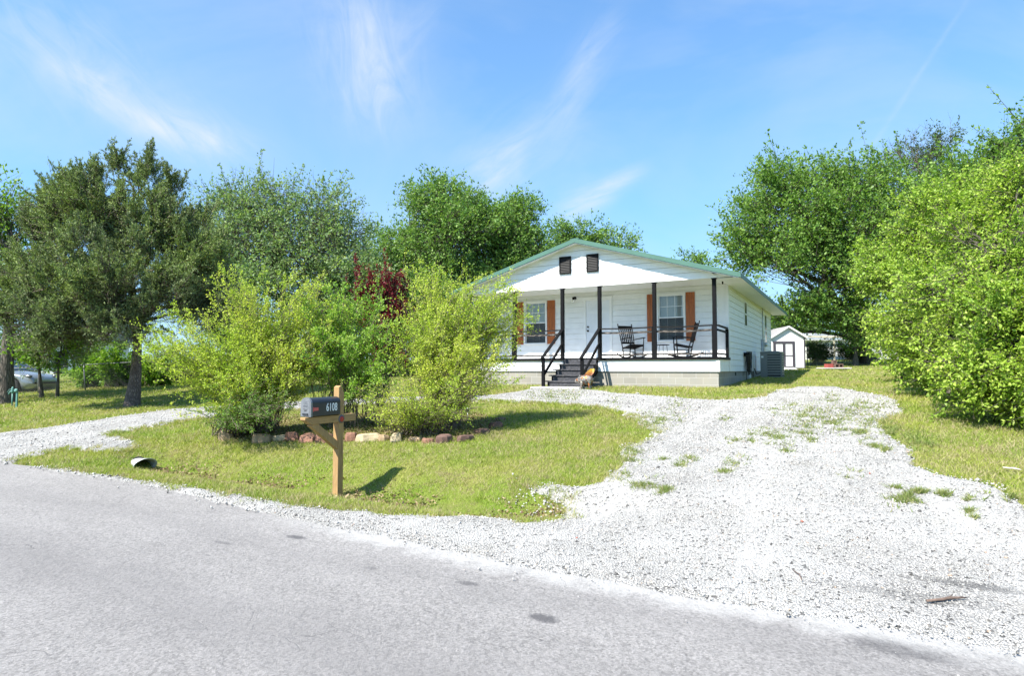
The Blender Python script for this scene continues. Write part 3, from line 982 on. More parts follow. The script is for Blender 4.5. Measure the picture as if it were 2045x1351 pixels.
    if bare:
        i2 = rg.choice(clumps, bare)
        a0 = cs[idx[i2]] + (cp_[i2] - cs[idx[i2]]) * .8
        a0[:, 2] = np.maximum(a0[:, 2], cs[:, 2].mean())
        dd = unit(rg.normal(0, .5, (bare, 3)) + np.array([0, 0, 1.1]))
        e1 = a0 + dd * tl * 2.2 * rg.uniform(.6, 1.3, (bare, 1))
        W.slivers(a0, e1, np.full(bare, twr * 2.2))
        for _ in range(3):
            f = rg.uniform(.3, .95, (bare, 1))
            s0 = a0 + (e1 - a0) * f
            W.slivers(s0, s0 + unit(dd + rg.normal(0, .6, (bare, 3))) * tl * .9, np.full(bare, twr * 1.3))
    W.mb.v = [tuple(np.array(v) - base) for v in W.mb.v]
    W.V = [v - base for v in W.V]
    W.build("trunk", barkm, e)
    np_obj("crown", V - base, F, leafm, e)
    return e


def B(px, py, Y, rx, ry, rd=None):
    """a lobe of a crown: bearing px,py at depth Y, radii in picture units turned into metres"""
    c = at(px, py, Y)
    k = Y / FPX
    return (c, (rx * k, (rd if rd else min(rx, ry) * k * 1.0), ry * k))


def g(px, py):
    return hit(px, py)


def gy_(px, Y, dz=0.0):
    x = (px - 1022.5) / FPX * Y
    return np.array([x, Y, float(terrain(np.array(x), np.array(Y))) + dz])


L_ = {}
L_['oak'] = leafmat("oak_leaves", (.085, .175, .042), (.15, .265, .062), (.24, .35, .105), trans=.35, rough=.42, patch=(.7, (1.25, 1.2, 1.1)))
L_['pale'] = leafmat("pale_elm_leaves", (.16, .25, .10), (.25, .36, .14), (.37, .45, .22), trans=.4, rough=.45, patch=(.6, (.75, .8, .8)))
L_['cedar'] = leafmat("cedar_sprays", (.085, .120, .056), (.150, .195, .090), (.25, .30, .13), trans=.2, rough=.6, patch=(.55, (1.45, 1.5, 1.05)))
L_['maple'] = leafmat("elm_leaves", (.115, .225, .045), (.195, .32, .068), (.28, .41, .105), trans=.4, rough=.42, patch=(.8, (.8, .85, .8)))
L_['bright'] = leafmat("spring_leaves", (.24, .37, .045), (.36, .49, .07), (.50, .58, .13), trans=.42, rough=.42, patch=(.7, (.78, .85, .9)))
L_['under'] = leafmat("undergrowth_leaves", (.12, .24, .024), (.21, .36, .04), (.34, .45, .07), trans=.45, rough=.5, patch=(.9, (.6, .7, .7)))
L_['dark'] = leafmat("dusky_leaves", (.045, .08, .028), (.08, .13, .045), (.12, .17, .07), trans=.25, rough=.5)
L_['forsythia'] = leafmat("yellow_green_leaves", (.40, .49, .06), (.56, .62, .10), (.68, .68, .19), trans=.42, rough=.5, patch=(1.1, (.68, .82, .6)))
L_['lilac'] = leafmat("fresh_green_leaves", (.20, .35, .05), (.31, .47, .08), (.42, .54, .12), trans=.42, rough=.45, patch=(1.2, (.75, .85, .8)))
L_['plum'] = leafmat("purple_plum_leaves", (.10, .012, .018), (.18, .022, .03), (.26, .04, .045), trans=.3, rough=.4)

# --- far left and background trees
make_tree("elm_tree", "tall leafy tree with bare trunk at the left edge of the lawn", "tree", g(8, 806),
          [B(0, 420, 21, 75, 60), B(20, 480, 21, 60, 60), B(-60, 560, 21, 110, 110), B(20, 600, 20, 60, 60), B(50, 650, 20, 55, 40), B(20, 540, 20, 50, 50)],
          L_['under'], M['bark'], 11, trunk_r=.26, clumps=260, twigs=9, nl=7, csz=.5, tl=.6, leaf=.12, bare=10)
cedar_blobs = [B(180, 364, 19, 12, 34), B(236, 356, 19, 11, 38), B(290, 369, 19.2, 16, 36), B(325, 384, 19.2, 13, 34), B(112, 406, 19, 16, 34), B(352, 396, 19.2, 14, 30), B(385, 419, 19.4, 12, 26), B(72, 432, 19, 14, 28), B(262, 379, 19, 12, 30), B(150, 399, 19, 12, 34),
               B(235, 409, 19, 26, 50), B(185, 419, 19, 26, 55), B(285, 419, 19.2, 36, 50), B(345, 449, 19.2, 34, 50), B(120, 420, 19, 50, 60), B(205, 440, 18.6, 105, 80), B(300, 450, 18.8, 95, 75), B(390, 440, 19.4, 34, 50),
               B(75, 480, 19, 40, 50), B(60, 560, 18.5, 50, 50), B(120, 540, 18, 110, 80), B(230, 560, 17.6, 120, 95), B(340, 540, 18.4, 105, 95), B(400, 520, 19, 60, 90), B(60, 640, 17.6, 80, 42), B(170, 655, 17.2, 95, 42),
               B(280, 640, 17.2, 85, 50), B(370, 630, 18, 85, 60), B(205, 434, 19, 60, 60), B(420, 600, 19, 50, 60), B(260, 600, 17.4, 120, 60), B(150, 600, 17.2, 110, 60), B(350, 600, 17.8, 90, 60), B(110, 680, 17.2, 70, 30)]
make_tree("cedar_tree", "big dark olive cedar tree with several pointed tops on the left lawn", "tree", g(262, 812), cedar_blobs,
          L_['cedar'], M['bark_red'], 12, trunk_r=.155, clumps=900, twigs=10, nl=15, csz=.30, tl=.34, leaf=.068, aspect=.34, up_t=.55, out_t=.9, droop=-.15, follow=1.2, shell=.42, carve=.24, cfreq=1.5, spikes=2300, spike_l=2.1, spike_up=.55, spike_far=.25, spike_k=11, wpow=.42,
          trunk_top=at(250, 380, 19), limb_r=.3, spread=.5, flare=1.6, bare=8, zmin=2.05)
make_tree("elm_tree", "pale green tree with bare twigs on top between cedar and oak", "tree", gy_(555, 33),
          [B(560, 430, 32, 75, 60), B(480, 420, 32, 60, 60), B(640, 440, 32, 70, 60), B(690, 480, 32.5, 45, 45), B(520, 500, 31, 90, 70), B(620, 520, 31, 100, 70), B(440, 470, 32, 55, 80), B(450, 560, 31, 60, 60), B(700, 560, 31.5, 70, 60), B(560, 590, 31, 100, 50), B(580, 660, 31, 140, 50)],
          L_['pale'], M['bark'], 13, trunk_r=.30, clumps=800, twigs=9, nl=7, csz=.7, tl=.75, leaf=.15, bare=170, fork=.25, shell=.45, carve=.22, cfreq=.55, spikes=60)
make_tree("oak_tree", "large dark green oak with a broad rounded crown behind the plum tree", "tree", gy_(880, 38),
          [B(890, 420, 37, 70, 55), B(820, 450, 37, 75, 60), B(780, 500, 37, 60, 70), B(900, 480, 36, 90, 80), B(850, 550, 36, 110, 60), B(780, 580, 36, 80, 50), B(930, 440, 37, 50, 50), B(920, 570, 37, 90, 50), B(860, 400, 37.5, 40, 30)],
          L_['oak'], M['bark'], 14, trunk_r=.42, clumps=800, twigs=11, nl=8, csz=.8, tl=.7, leaf=.17, fork=.2, shell=.4, upn=.7, carve=.20, cfreq=.55, spikes=70, spike_l=1.5)
make_tree("oak_tree", "dark green oak with domed crown rising left of the roof ridge", "tree", gy_(1030, 40),
          [B(1020, 420, 39, 55, 42), B(1055, 460, 39, 58, 50), B(990, 470, 38, 60, 60), B(1080, 500, 39, 42, 50), B(1020, 520, 38, 90, 60), B(1000, 580, 38, 90, 40)],
          L_['oak'], M['bark'], 15, trunk_r=.38, clumps=560, twigs=11, nl=8, csz=.8, tl=.7, leaf=.17, fork=.2, shell=.4, upn=.7, carve=.20, cfreq=.55, spikes=70, spike_l=1.5)
make_tree("oak_tree", "lower dark tree whose top shows just behind the roof ridge", "tree", gy_(1190, 46),
          [B(1120, 480, 45, 36, 34), B(1150, 500, 45, 40, 30), B(1180, 480, 45, 50, 34), B(1230, 495, 45, 42, 32), B(1190, 530, 45, 90, 50), B(1265, 520, 45, 25, 22)],
          L_['oak'], M['bark'], 16, trunk_r=.3, clumps=260, twigs=10, nl=7, csz=.7, tl=.7, leaf=.19, fork=.3, upn=.7)
make_tree("oak_tree", "small tree top peeping over the right slope of the roof", "tree", gy_(1385, 50),
          [B(1385, 522, 50, 40, 16), B(1380, 560, 50, 70, 34)], L_['oak'], M['bark'], 17, trunk_r=.22, clumps=90, twigs=9, nl=7, csz=.6, tl=.7, leaf=.2)

# --- right side trees
make_tree("elm_tree", "big mid-green elm leaning over the shed from the right", "tree", gy_(1738, 38),
          [B(1560, 380, 37.0, 55, 55), B(1640, 370, 37.0, 70, 55), B(1720, 370, 37.0, 70, 60), B(1520, 450, 36.5, 55, 60), B(1490, 500, 36.0, 45, 34), B(1600, 460, 36.0, 100, 80), B(1700, 470, 36.0, 100, 90), B(1560, 540, 35.5, 80, 60), B(1640, 560, 35.0, 90, 60),
           B(1720, 580, 35.5, 70, 70), B(1600, 610, 35.5, 50, 40), B(1790, 420, 37.0, 70, 80), B(1760, 660, 36.5, 50, 60), B(1590, 610, 35.5, 55, 34), B(1660, 620, 35.5, 60, 34), B(1720, 640, 35.5, 40, 40), B(1560, 590, 35.5, 50, 30), B(1580, 640, 36, 40, 20), B(1620, 580, 35.5, 90, 30)],
          L_['maple'], M['bark'], 21, trunk_r=.42, clumps=1100, twigs=11, nl=8, csz=.75, tl=.8, leaf=.18, fork=.25, wind=(-.35, 0, .1), up_t=.3, shell=.42, upn=.8, zmin=3.6, bare=10, carve=.26, cfreq=.6, spikes=190, spike_l=2.6)
make_tree("dead_topped_tree", "sparse grey-green tree with bare dead twigs at the top right", "tree", gy_(1850, 44),
          [B(1830, 310, 43, 55, 50), B(1790, 300, 43, 25, 40), B(1870, 330, 43, 36, 55), B(1810, 380, 43, 80, 50), B(1880, 290, 43, 22, 30), B(1900, 400, 43, 60, 60)],
          L_['dark'], M['bark'], 22, trunk_r=.3, clumps=210, twigs=8, nl=6, csz=.6, tl=.7, leaf=.15, bare=60, carve=.4, cfreq=.6, spikes=30)
make_tree("elm_tree", "tall green tree rising above the bright bushes at the right edge", "tree", gy_(2030, 22),
          [B(2040, 300, 21, 45, 60), B(1990, 350, 21, 60, 50), B(2090, 320, 21, 60, 90), B(1930, 380, 21, 60, 45), B(2040, 400, 20, 110, 70), B(1860, 420, 21, 55, 45)],
          L_['maple'], M['bark'], 23, trunk_r=.3, clumps=360, twigs=10, nl=7, csz=.5, tl=.55, leaf=.12, wind=(-.3, 0, .1), shell=.42, carve=.33, cfreq=.8, spikes=70, spike_l=2.4)
make_tree("mulberry_tree", "bright yellow-green broadleaf tree nearest the camera at the right edge", "tree", g(2062, 850),
          [B(2010, 500, 10.6, 130, 110), B(2080, 430, 10.8, 90, 110), B(1960, 600, 10.4, 110, 100), B(2060, 650, 9.8, 120, 110), B(1990, 720, 10.0, 90, 70), B(2070, 780, 9.6, 90, 60), B(1950, 740, 10.6, 75, 60), B(2150, 560, 10.2, 100, 200), B(2010, 800, 10.2, 55, 45)],
          L_['bright'], M['bark'], 24, trunk_r=.16, clumps=1100, twigs=10, nl=12, csz=.21, tl=.36, leaf=.064, aspect=.58, up_t=.1, droop=.35, shell=.40, wind=(-.25, 0, 0), upn=.9, spread=.3, zmin=.75, twr=.005, carve=.48, cfreq=1.5, spikes=150, spike_l=1.8)
make_tree("mulberry_tree", "bright green bushy tree between the near broadleaf and the elm", "tree", g(1905, 800),
          [B(1914, 450, 14, 110, 70), B(1844, 520, 14, 85, 75), B(1814, 600, 13.8, 75, 70), B(1894, 620, 13.2, 110, 90), B(1964, 520, 13, 110, 90), B(1834, 680, 14, 60, 50), B(1914, 730, 13.6, 80, 50), B(1984, 760, 13, 80, 50), B(1964, 400, 14, 70, 50), B(1779, 560, 14.4, 38, 50)],
          L_['bright'], M['bark'], 25, trunk_r=.14, clumps=1250, twigs=10, nl=12, csz=.24, tl=.38, leaf=.070, aspect=.58, up_t=.1, droop=.3, shell=.34, wind=(-.25, 0, 0), upn=.9, spread=.3, zmin=.95, twr=.005, carve=.46, cfreq=1.2, spikes=220, spike_l=1.8)
make_tree("mulberry_tree", "bright green low tree beyond, nearest the brick fire pit", "tree", g(1805, 762),
          [B(1824, 640, 19.5, 65, 70), B(1854, 560, 20, 70, 60), B(1804, 700, 19.5, 48, 40), B(1864, 710, 19, 60, 40), B(1904, 640, 20, 60, 80)],
          L_['bright'], M['bark'], 26, trunk_r=.12, clumps=330, twigs=9, nl=8, csz=.4, tl=.45, leaf=.11, shell=.45, upn=.9, zmin=1.25)
make_tree("sapling", "thin dark-trunked tree beside the back fence under the elm", "tree", gy_(1708, 36),
          [B(1710, 640, 36, 36, 46), B(1690, 610, 36, 36, 30), B(1730, 690, 36, 26, 26)], L_['maple'], M['bark'], 27, trunk_r=.12, clumps=110, twigs=8, nl=7, csz=.5, tl=.5, leaf=.14)
make_tree("distant_tree", "rounded light green tree far behind the white shed roof", "tree", gy_(1640, 75),
          [B(1610, 655, 75, 55, 20), B(1640, 650, 75, 40, 16), B(1560, 650, 75, 50, 22)], L_['pale'], M['bark'], 28, trunk_r=.3, clumps=150, twigs=9, nl=7, csz=.8, tl=.8, leaf=.25, group=None)
make_tree("distant_tree", "hazy blue-green tree far behind the carport", "tree", gy_(1705, 66),
          [B(1700, 640, 66, 34, 26), B(1725, 660, 66, 26, 22), B(1680, 665, 66, 22, 14)], L_['pale'], M['bark'], 29, trunk_r=.3, clumps=120, twigs=9, nl=7, csz=.8, tl=.8, leaf=.25)


for i, (px, Y, lab, bl) in enumerate([
        (470, 29, "leafy mid-green tree filling the gap right of the cedar's lower boughs", [(450, 600, 60, 60), (500, 650, 70, 50), (440, 680, 60, 40), (520, 580, 50, 50)]),
        (660, 30, "loose green tree low behind the plum, left of the oak trunk", [(650, 580, 70, 50), (700, 620, 70, 60), (620, 640, 70, 50), (740, 570, 50, 50)]),
        (850, 34, "shaded green tree low between the plum tree and the house roof", [(850, 600, 70, 40), (900, 620, 60, 50), (820, 640, 70, 50)])]):
    make_tree("understory_tree", lab, "tree", gy_(px, Y), [B(a, b_, Y, c, d) for a, b_, c, d in bl], L_['pale'] if i < 2 else L_['oak'], M['bark'], 90 + i,
              trunk_r=.14, clumps=260, twigs=10, nl=7, csz=.6, tl=.6, leaf=.15, shell=.45, carve=.2, cfreq=.7, spikes=20)


# --- shrubs with many arching stems
def make_shrub(name, label, cat, base, targets, leafm, seed, stems=120, spread_base=.35, side=10, tl=.22, nl=7, leaf=.04, aspect=.5, arch=.25, stem_r=.012, start=.25, follow=.6, droop=.0, group=None, stemm=None, up_t=.2, jit=.10, upn=.5):
    rg = np.random.default_rng(seed)
    base = np.array(base, float)
    cs = np.array([t_[0] for t_ in targets]); rs = np.array([t_[1] for t_ in targets])
    w = np.prod(rs, 1) ** .6
    idx = rg.choice(len(cs), stems, p=w / w.sum())
    tip = cs[idx] + unit(rg.normal(0, 1, (stems, 3))) * rs[idx] * (rg.random((stems, 1)) ** .4) * np.where(rg.random((stems, 1)) < .36, rg.uniform(1.1, 1.75, (stems, 1)), 1.0)
    tip[:, 2] = np.maximum(tip[:, 2], base[2] + .12)
    a = rg.uniform(0, 6.28, stems); q = rg.random(stems) ** .5 * spread_base
    b0 = base + np.stack([np.cos(a) * q, np.sin(a) * q, np.zeros(stems)], -1)
    dv = tip - b0
    Ln = np.linalg.norm(dv, axis=1, keepdims=True)
    ctl = b0 + dv * .5 * np.array([.7, .7, 1.0]) + np.array([0, 0, 1.0]) * Ln * arch + rg.normal(0, .06, (stems, 3)) * Ln
    K = 9
    t = np.linspace(0, 1, K)[None, :, None]
    P = (1 - t) ** 2 * b0[:, None] + 2 * t * (1 - t) * ctl[:, None] + t ** 2 * tip[:, None]
    P[:, 1:] += rg.normal(0, .012, (stems, K - 1, 3)) * Ln[:, None]
    W = Woody()
    for k in range(K - 1):
        W.slivers(P[:, k] - base, P[:, k + 1] - base, stem_r * (1 - k / K * .8) * rg.uniform(.6, 1.3, stems))
    # side twigs
    S = stems * side
    si = np.repeat(np.arange(stems), side)
    tt = start + (1 - start) * rg.random(S) ** .8
    kk = np.minimum((tt * (K - 1)).astype(int), K - 2); fr_ = tt * (K - 1) - kk
    A = P[si, kk] * (1 - fr_[:, None]) + P[si, kk + 1] * fr_[:, None]
    tan = unit(P[si, kk + 1] - P[si, kk])
    D = unit(tan * 1.0 + rg.normal(0, .5, (S, 3)) + np.array([0, 0, up_t]))
    L = tl * rg.uniform(.35, 1.5, S) * (1.25 - .45 * tt)
    A = A + rg.normal(0, jit * .3, (S, 3))
    W.slivers(A - base, A + D * L[:, None] - base, np.full(S, .0028))
    V = leaves_from_twigs(A, D, L, nl, leaf, aspect, rg, follow, droop, .3, upn)
    e = empty(name, base, 0, label, cat, group)
    W.build("stems", stemm or M['twig'], e)
    np_obj("foliage", V - base, np.arange(len(V)).reshape(-1, 4), leafm, e)
    return e


lb = g(520, 862)
make_shrub("flowering_shrub", "wide yellow-green shrub sprawling toward the cedar at left end of island", "shrub", lb,
           [B(500, 600, 11.6, 90, 75), B(600, 620, 11.8, 90, 75), B(420, 670, 11.4, 110, 80), B(330, 690, 11.2, 75, 55), B(470, 720, 11.0, 110, 70), B(560, 700, 11.6, 110, 80), B(650, 610, 12.2, 60, 60), B(420, 780, 10.8, 70, 50), B(480, 570, 11.8, 60, 30), B(310, 720, 11.0, 50, 40)],
           L_['forsythia'], 41, stems=300, spread_base=.42, side=24, tl=.24, nl=12, leaf=.036, aspect=.6, arch=.10, start=.25, stem_r=.008)
make_shrub("low_shrub", "dark green low sprawling growth at foot of left yellow-green shrub", "shrub", g(465, 868),
           [B(440, 830, 10.4, 50, 32), B(500, 820, 10.4, 60, 40), B(560, 810, 10.6, 40, 40)], L_['maple'], 42, stems=75, spread_base=.4, side=14, tl=.17, nl=8, leaf=.036, arch=.1, start=.15)
make_shrub("lilac_shrub", "fresh green multi-stemmed shrub in the middle behind the mailbox", "shrub", g(690, 848),
           [B(650, 640, 12.0, 60, 60), B(700, 630, 12.2, 70, 50), B(740, 640, 12.0, 60, 60), B(640, 700, 11.8, 50, 60), B(720, 710, 11.6, 70, 60), B(760, 740, 11.6, 40, 50), B(690, 590, 12.4, 60, 30), B(740, 790, 11.6, 36, 40)],
           L_['lilac'], 43, stems=95, spread_base=.75, side=30, tl=.22, nl=9, leaf=.048, aspect=.58, arch=.22, stem_r=.013, start=.36)
make_shrub("flowering_shrub", "tall yellow-green shrub with arching sprays in front of the porch", "shrub", g(880, 858),
           [B(900, 600, 11.8, 80, 60), B(960, 610, 11.9, 70, 60), B(850, 650, 11.6, 75, 60), B(930, 680, 11.4, 95, 70), B(1000, 650, 11.8, 45, 55), B(820, 690, 11.6, 50, 50), B(880, 740, 11.2, 80, 60), B(970, 720, 11.4, 60, 50), B(940, 555, 12, 28, 22), B(1010, 590, 11.9, 40, 34), B(905, 600, 12.1, 90, 50), B(1020, 650, 11.8, 40, 60), B(860, 570, 11.9, 50, 40), B(1030, 560, 12.0, 26, 24)],
           L_['forsythia'], 44, stems=270, spread_base=.38, side=24, tl=.25, nl=12, leaf=.036, aspect=.6, arch=.16, start=.25, stem_r=.008)
make_shrub("low_shrub", "low yellow-green sprays spreading over the bed right of the mailbox", "shrub", g(830, 866),
           [B(770, 800, 10.9, 60, 36), B(820, 820, 10.6, 70, 36), B(900, 820, 10.7, 60, 36), B(960, 760, 11, 50, 40), B(750, 830, 10.8, 30, 22)], L_['forsythia'], 45, stems=120, spread_base=.5, side=16, tl=.2, nl=7, leaf=.034, arch=.12, start=.15)
make_shrub("plum_tree", "dark purple-leaved plum tree standing behind the yellow-green shrubs", "tree", gy_(760, 15.5),
           [B(718, 552, 15.2, 12, 44), B(752, 542, 15.3, 22, 36), B(775, 572, 15.3, 22, 50), B(790, 602, 15.4, 30, 50), B(740, 592, 15.2, 28, 40), B(700, 572, 15.2, 10, 30), B(820, 642, 15.4, 22, 50), B(765, 642, 15.2, 40, 50), B(800, 557, 15.4, 18, 26), B(716, 522, 15.2, 10, 12), B(757, 520, 15.2, 12, 14)],
           L_['plum'], 46, stems=130, spread_base=.10, side=22, tl=.15, nl=11, leaf=.055, aspect=.5, arch=.10, stem_r=.016, start=.45, up_t=.9, jit=.04, stemm=M['bark'])

# --- undergrowth along the left fence
for i, (px, Y, lab, r_) in enumerate([(87, 22.2, "slim straight dark sapling standing before the parked car's front wheel", .07), (117, 22.4, "forked dark sapling just right of the parked car's nose", .06)]):
    make_tree("sapling", lab, "tree", gy_(px, Y),
              [B(px - 30, 690, Y, 55, 34), B(px + 20, 665, Y, 50, 36), B(px + 6, 715, Y, 40, 22), B(px - 60, 660, Y + .4, 50, 40)] if i == 0 else [B(px + 5, 700, Y, 40, 26), B(px + 35, 680, Y, 36, 30), B(px - 10, 660, Y, 40, 26)],
              L_['under'], M['bark'], 50 + i, trunk_r=r_, clumps=110, twigs=8, nl=7, csz=.4, tl=.4, leaf=.10, upn=1.0, fork=.4, flare=1.2, shell=.6)
for i, (px, Y, rx, ry, py, lab) in enumerate([
        (185, 26.5, 42, 44, 735, "light green bush behind the chain-link fence, first right of the car"),
        (240, 26.0, 40, 50, 722, "yellowish green bush behind the fence, just left of the cedar trunk"),
        (315, 25.5, 46, 50, 735, "green bush behind the fence, just right of the cedar trunk"),
        (395, 26.5, 55, 60, 725, "green bush at the fence, half hidden by the sprawling shrub"),
        (30, 30.0, 70, 44, 705, "green bush behind the parked car at the far left"),
        (500, 30.0, 90, 70, 715, "leafy bush deep in the yard behind the sprawling shrub"),
        (640, 30.0, 90, 70, 720, "leafy bush deep in the yard behind the green middle shrub"),
        (790, 31.0, 90, 70, 720, "leafy bush deep in the yard behind the plum tree"),
        (905, 33.0, 70, 60, 715, "leafy bush beside the hidden left wall of the house")]):
    make_shrub("bush", lab, "bush", gy_(px, Y), [B(px, py, Y, rx, ry, 1.0), B(px - rx * .4, py + 18, Y, rx * .6, ry * .6), B(px + rx * .4, py + 18, Y, rx * .6, ry * .6)],
               L_['under'] if i % 2 == 0 or i == 1 else L_['maple'], 60 + i, stems=70, spread_base=.6, side=16, tl=.35, nl=8, leaf=.11, aspect=.6, arch=.15, stem_r=.014, start=.15, upn=.8)
#@@PLANTS_END
# ------------------------------------------------------------------ house (local x along the front to the right, y to the back, z up; origin under the right front porch corner)
RZ = math.atan2(U[1], U[0])
house = empty("house", (HX[0], HX[1], 0), RZ, "small white single-storey house with green metal roof, full-width porch and orange-brown shutters", "house")
WX0, WX1, WY0, WY1 = -8.8, 0.0, 1.62, 13.2
ZD, ZC, ZS = 1.96, 4.31, 1.53              # deck, ceiling, bottom of siding
XC = -4.40
SL = 1.50 / 5.05                           # roof slope
ZR = 5.83                                  # ridge


def roof_z(x): return ZR - SL * abs(x - XC)


def siding(mb, x0, x1, z0, z1, holes, P, board=.19, lip=.013, phase=0.0):
    """lap siding; P(x, z, d) gives the 3-D point standing d proud of the wall; holes = (x0,x1,z0,z1)"""
    zs = {z0, z1}
    k = math.floor((z0 - phase) / board)
    while phase + k * board < z1:
        if phase + k * board > z0 + 1e-3: zs.add(phase + k * board)
        k += 1
    for h in holes: zs |= {min(max(h[2], z0), z1), min(max(h[3], z0), z1)}
    zs = sorted(zs)
    xs_ = sorted({x0, x1} | {min(max(h[i], x0), x1) for h in holes for i in (0, 1)})
    for za, zb in zip(zs[:-1], zs[1:]):
        if zb - za < 1e-4: continue
        kk = math.floor(((za + zb) / 2 - phase) / board)
        lo = phase + kk * board
        da = lip * (1 - (za - lo) / board); db = lip * (1 - (zb - lo) / board)
        gap = abs(za - lo) < 1e-4 and zb - za > .03
        zg = za + .013 if gap else za
        for xa, xb in zip(xs_[:-1], xs_[1:]):
            xm, zm = (xa + xb) / 2, (za + zb) / 2
            if any(h[0] < xm < h[1] and h[2] < zm < h[3] for h in holes): continue
            mb.add([P(xa, zg, da), P(xb, zg, da), P(xb, zb, db), P(xa, zb, db)], [(0, 1, 2, 3)])
            if gap:
                mb.add([P(xa, zg, -.016), P(xb, zg, -.016), P(xb, zg, da), P(xa, zg, da)], [(0, 1, 2, 3)])
                mb.add([P(xa, za, -.016), P(xb, za, -.016), P(xb, zg, -.016), P(xa, zg, -.016)], [(0, 1, 2, 3)])
                mb.add([P(xa, za, 0), P(xb, za, 0), P(xb, za, -.016), P(xa, za, -.016)], [(0, 1, 2, 3)])


FW = lambda x, z, d: (x, WY0 - d, z)
RW = lambda y, z, d: (WX1 + d, y, z)
LW = lambda y, z, d: (WX0 - d, y, z)
WR = (-2.22, -1.38, 2.56, 4.06)             # right porch window opening
WL = (-7.22, -6.38, 2.56, 4.06)
DR = (-4.80, -3.92, 1.96, 4.02)
S1 = (5.00, 5.48, 3.20, 4.04)
S2 = (10.98, 11.50, 2.64, 4.03)
w = MB()
siding(w, WX0, WX1, ZD - .05, ZC + .05, [WR, WL, DR], FW)
siding(w, WY0, WY1, ZS, ZC, [S1, S2], RW)
siding(w, WY0, WY1, ZS, ZC, [], LW)
w.add([(WX0, WY1, ZS), (WX1, WY1, ZS), (WX1, WY1, ZC), (WX0, WY1, ZC)], [(0, 1, 2, 3)])
w.build("wall", M['white'], house)
# dark interior behind the openings
for x0, x1, z0, z1 in (WR, WL):
    it = MB(); it.box(x0 - .3, x1 + .3, WY0 + .35, WY0 + 1.6, z0 - .3, z1 + .2); it.build("interior", M['dark_room'], house)
it = MB()
it.box(-1.6, -.17, S1[0] - .6, S1[1] + .6, S1[2] - .3, S1[3] + .2)
it.build("interior", M['dark_room'], house); it = MB()
it.box(-1.6, -.12, S2[0] - .6, S2[1] + .6, S2[2] - .3, S2[3] + .2)
it.build("interior", M['dark_room'], house)
# corner boards
for bxs in (((WX1 - .10, WX1 + .022, WY0 - .024, WY0 + .10, ZS, ZC - .003),), ((WX1 - .01, WX1 + .022, WY1 - .10, WY1 + .02, ZS, ZC - .003),),
            ((WX0 - .022, WX0 + .10, WY0 - .024, WY0 + .10, ZS, ZC - .003),), ((WX1 - .30, WX1 - .105, WY0 - .018, WY0 + .01, ZD, ZC - .003),)):
    cbd = MB(); cbd.box(*bxs[0]); cbd.build("corner_board", M['trim_white'], house)

# porch front skirt, gable and foundation
sk = MB()
siding(sk, -8.8, -5.02, ZS, ZD - .07, [], lambda x, z, d: (x, .0 - d, z), .19)
siding(sk, -3.68, 0.0, ZS, ZD - .07, [], lambda x, z, d: (x, .0 - d, z), .19)
siding(sk, -5.02, -3.68, ZS, ZD - .07, [], lambda x, z, d: (x, .02 - d, z), .19)
siding(sk, .0, WY0 - .03, ZS, ZD - .07, [], RW, .19)
sk.box(WX1 - .08, WX1 + .02, -.022, .06, ZS, ZD - .07)
sk.build("porch_skirt", M['white'], house)
fo = MB()
fo.box(-8.75, -.03, .03, 13.15, .6, ZS - .002)
fo.build("foundation", M['blocks'], house)
fv = MB()
fv.box(-.035, -.022, 2.9, 3.1, ZS - .14, ZS - .03)
fv.build("foundation_vent", M['dark_room'], house)

gb = MB()
Z0 = ZC - .02
b0 = .20
z = Z0
x_l, x_r = -9.42, .62
while z < ZR - .12:
    zt = min(z + b0, ZR - .12)
    def half(zz): return (ZR - .10 - zz) / SL
    xa0, xb0 = max(x_l, XC - half(z)), min(x_r, XC + half(z))
    xa1, xb1 = max(x_l, XC - half(zt)), min(x_r, XC + half(zt))
    xr0, xr1 = min(xb0, .0), min(xb1, .0)
    zq = z + (.013 if z > Z0 else 0)
    gb.add([(xa0, -.014, zq), (xr0, -.014, zq), (xr1, -.001, zt), (xa1, -.001, zt)], [(0, 1, 2, 3)])
    gb.add([(xa0, .014, zq), (xr0, .014, zq), (xr0, -.014, zq), (xa0, -.014, zq)], [(0, 1, 2, 3)])
    gb.add([(xa0, .014, z), (xr0, .014, z), (xr0, .014, zq), (xa0, .014, zq)], [(0, 1, 2, 3)])
    z = zt
# smooth end boards closing the eaves and the beam behind
gb.add([(0.0, -.016, Z0), (.63, -.016, Z0), (.63, -.016, roof_z(.63) - .11), (0, -.016, roof_z(0) - .11)], [(0, 1, 2, 3)])
gb.add([(0.0, -.016, Z0), (0, -.016, roof_z(0) - .11), (0, .02, roof_z(0) - .11), (0, .02, Z0)], [(0, 1, 2, 3)])
gb.box(-8.8, 0.0, .012, .13, Z0, ZC + .1)
gb.build("gable", M['white'], house)

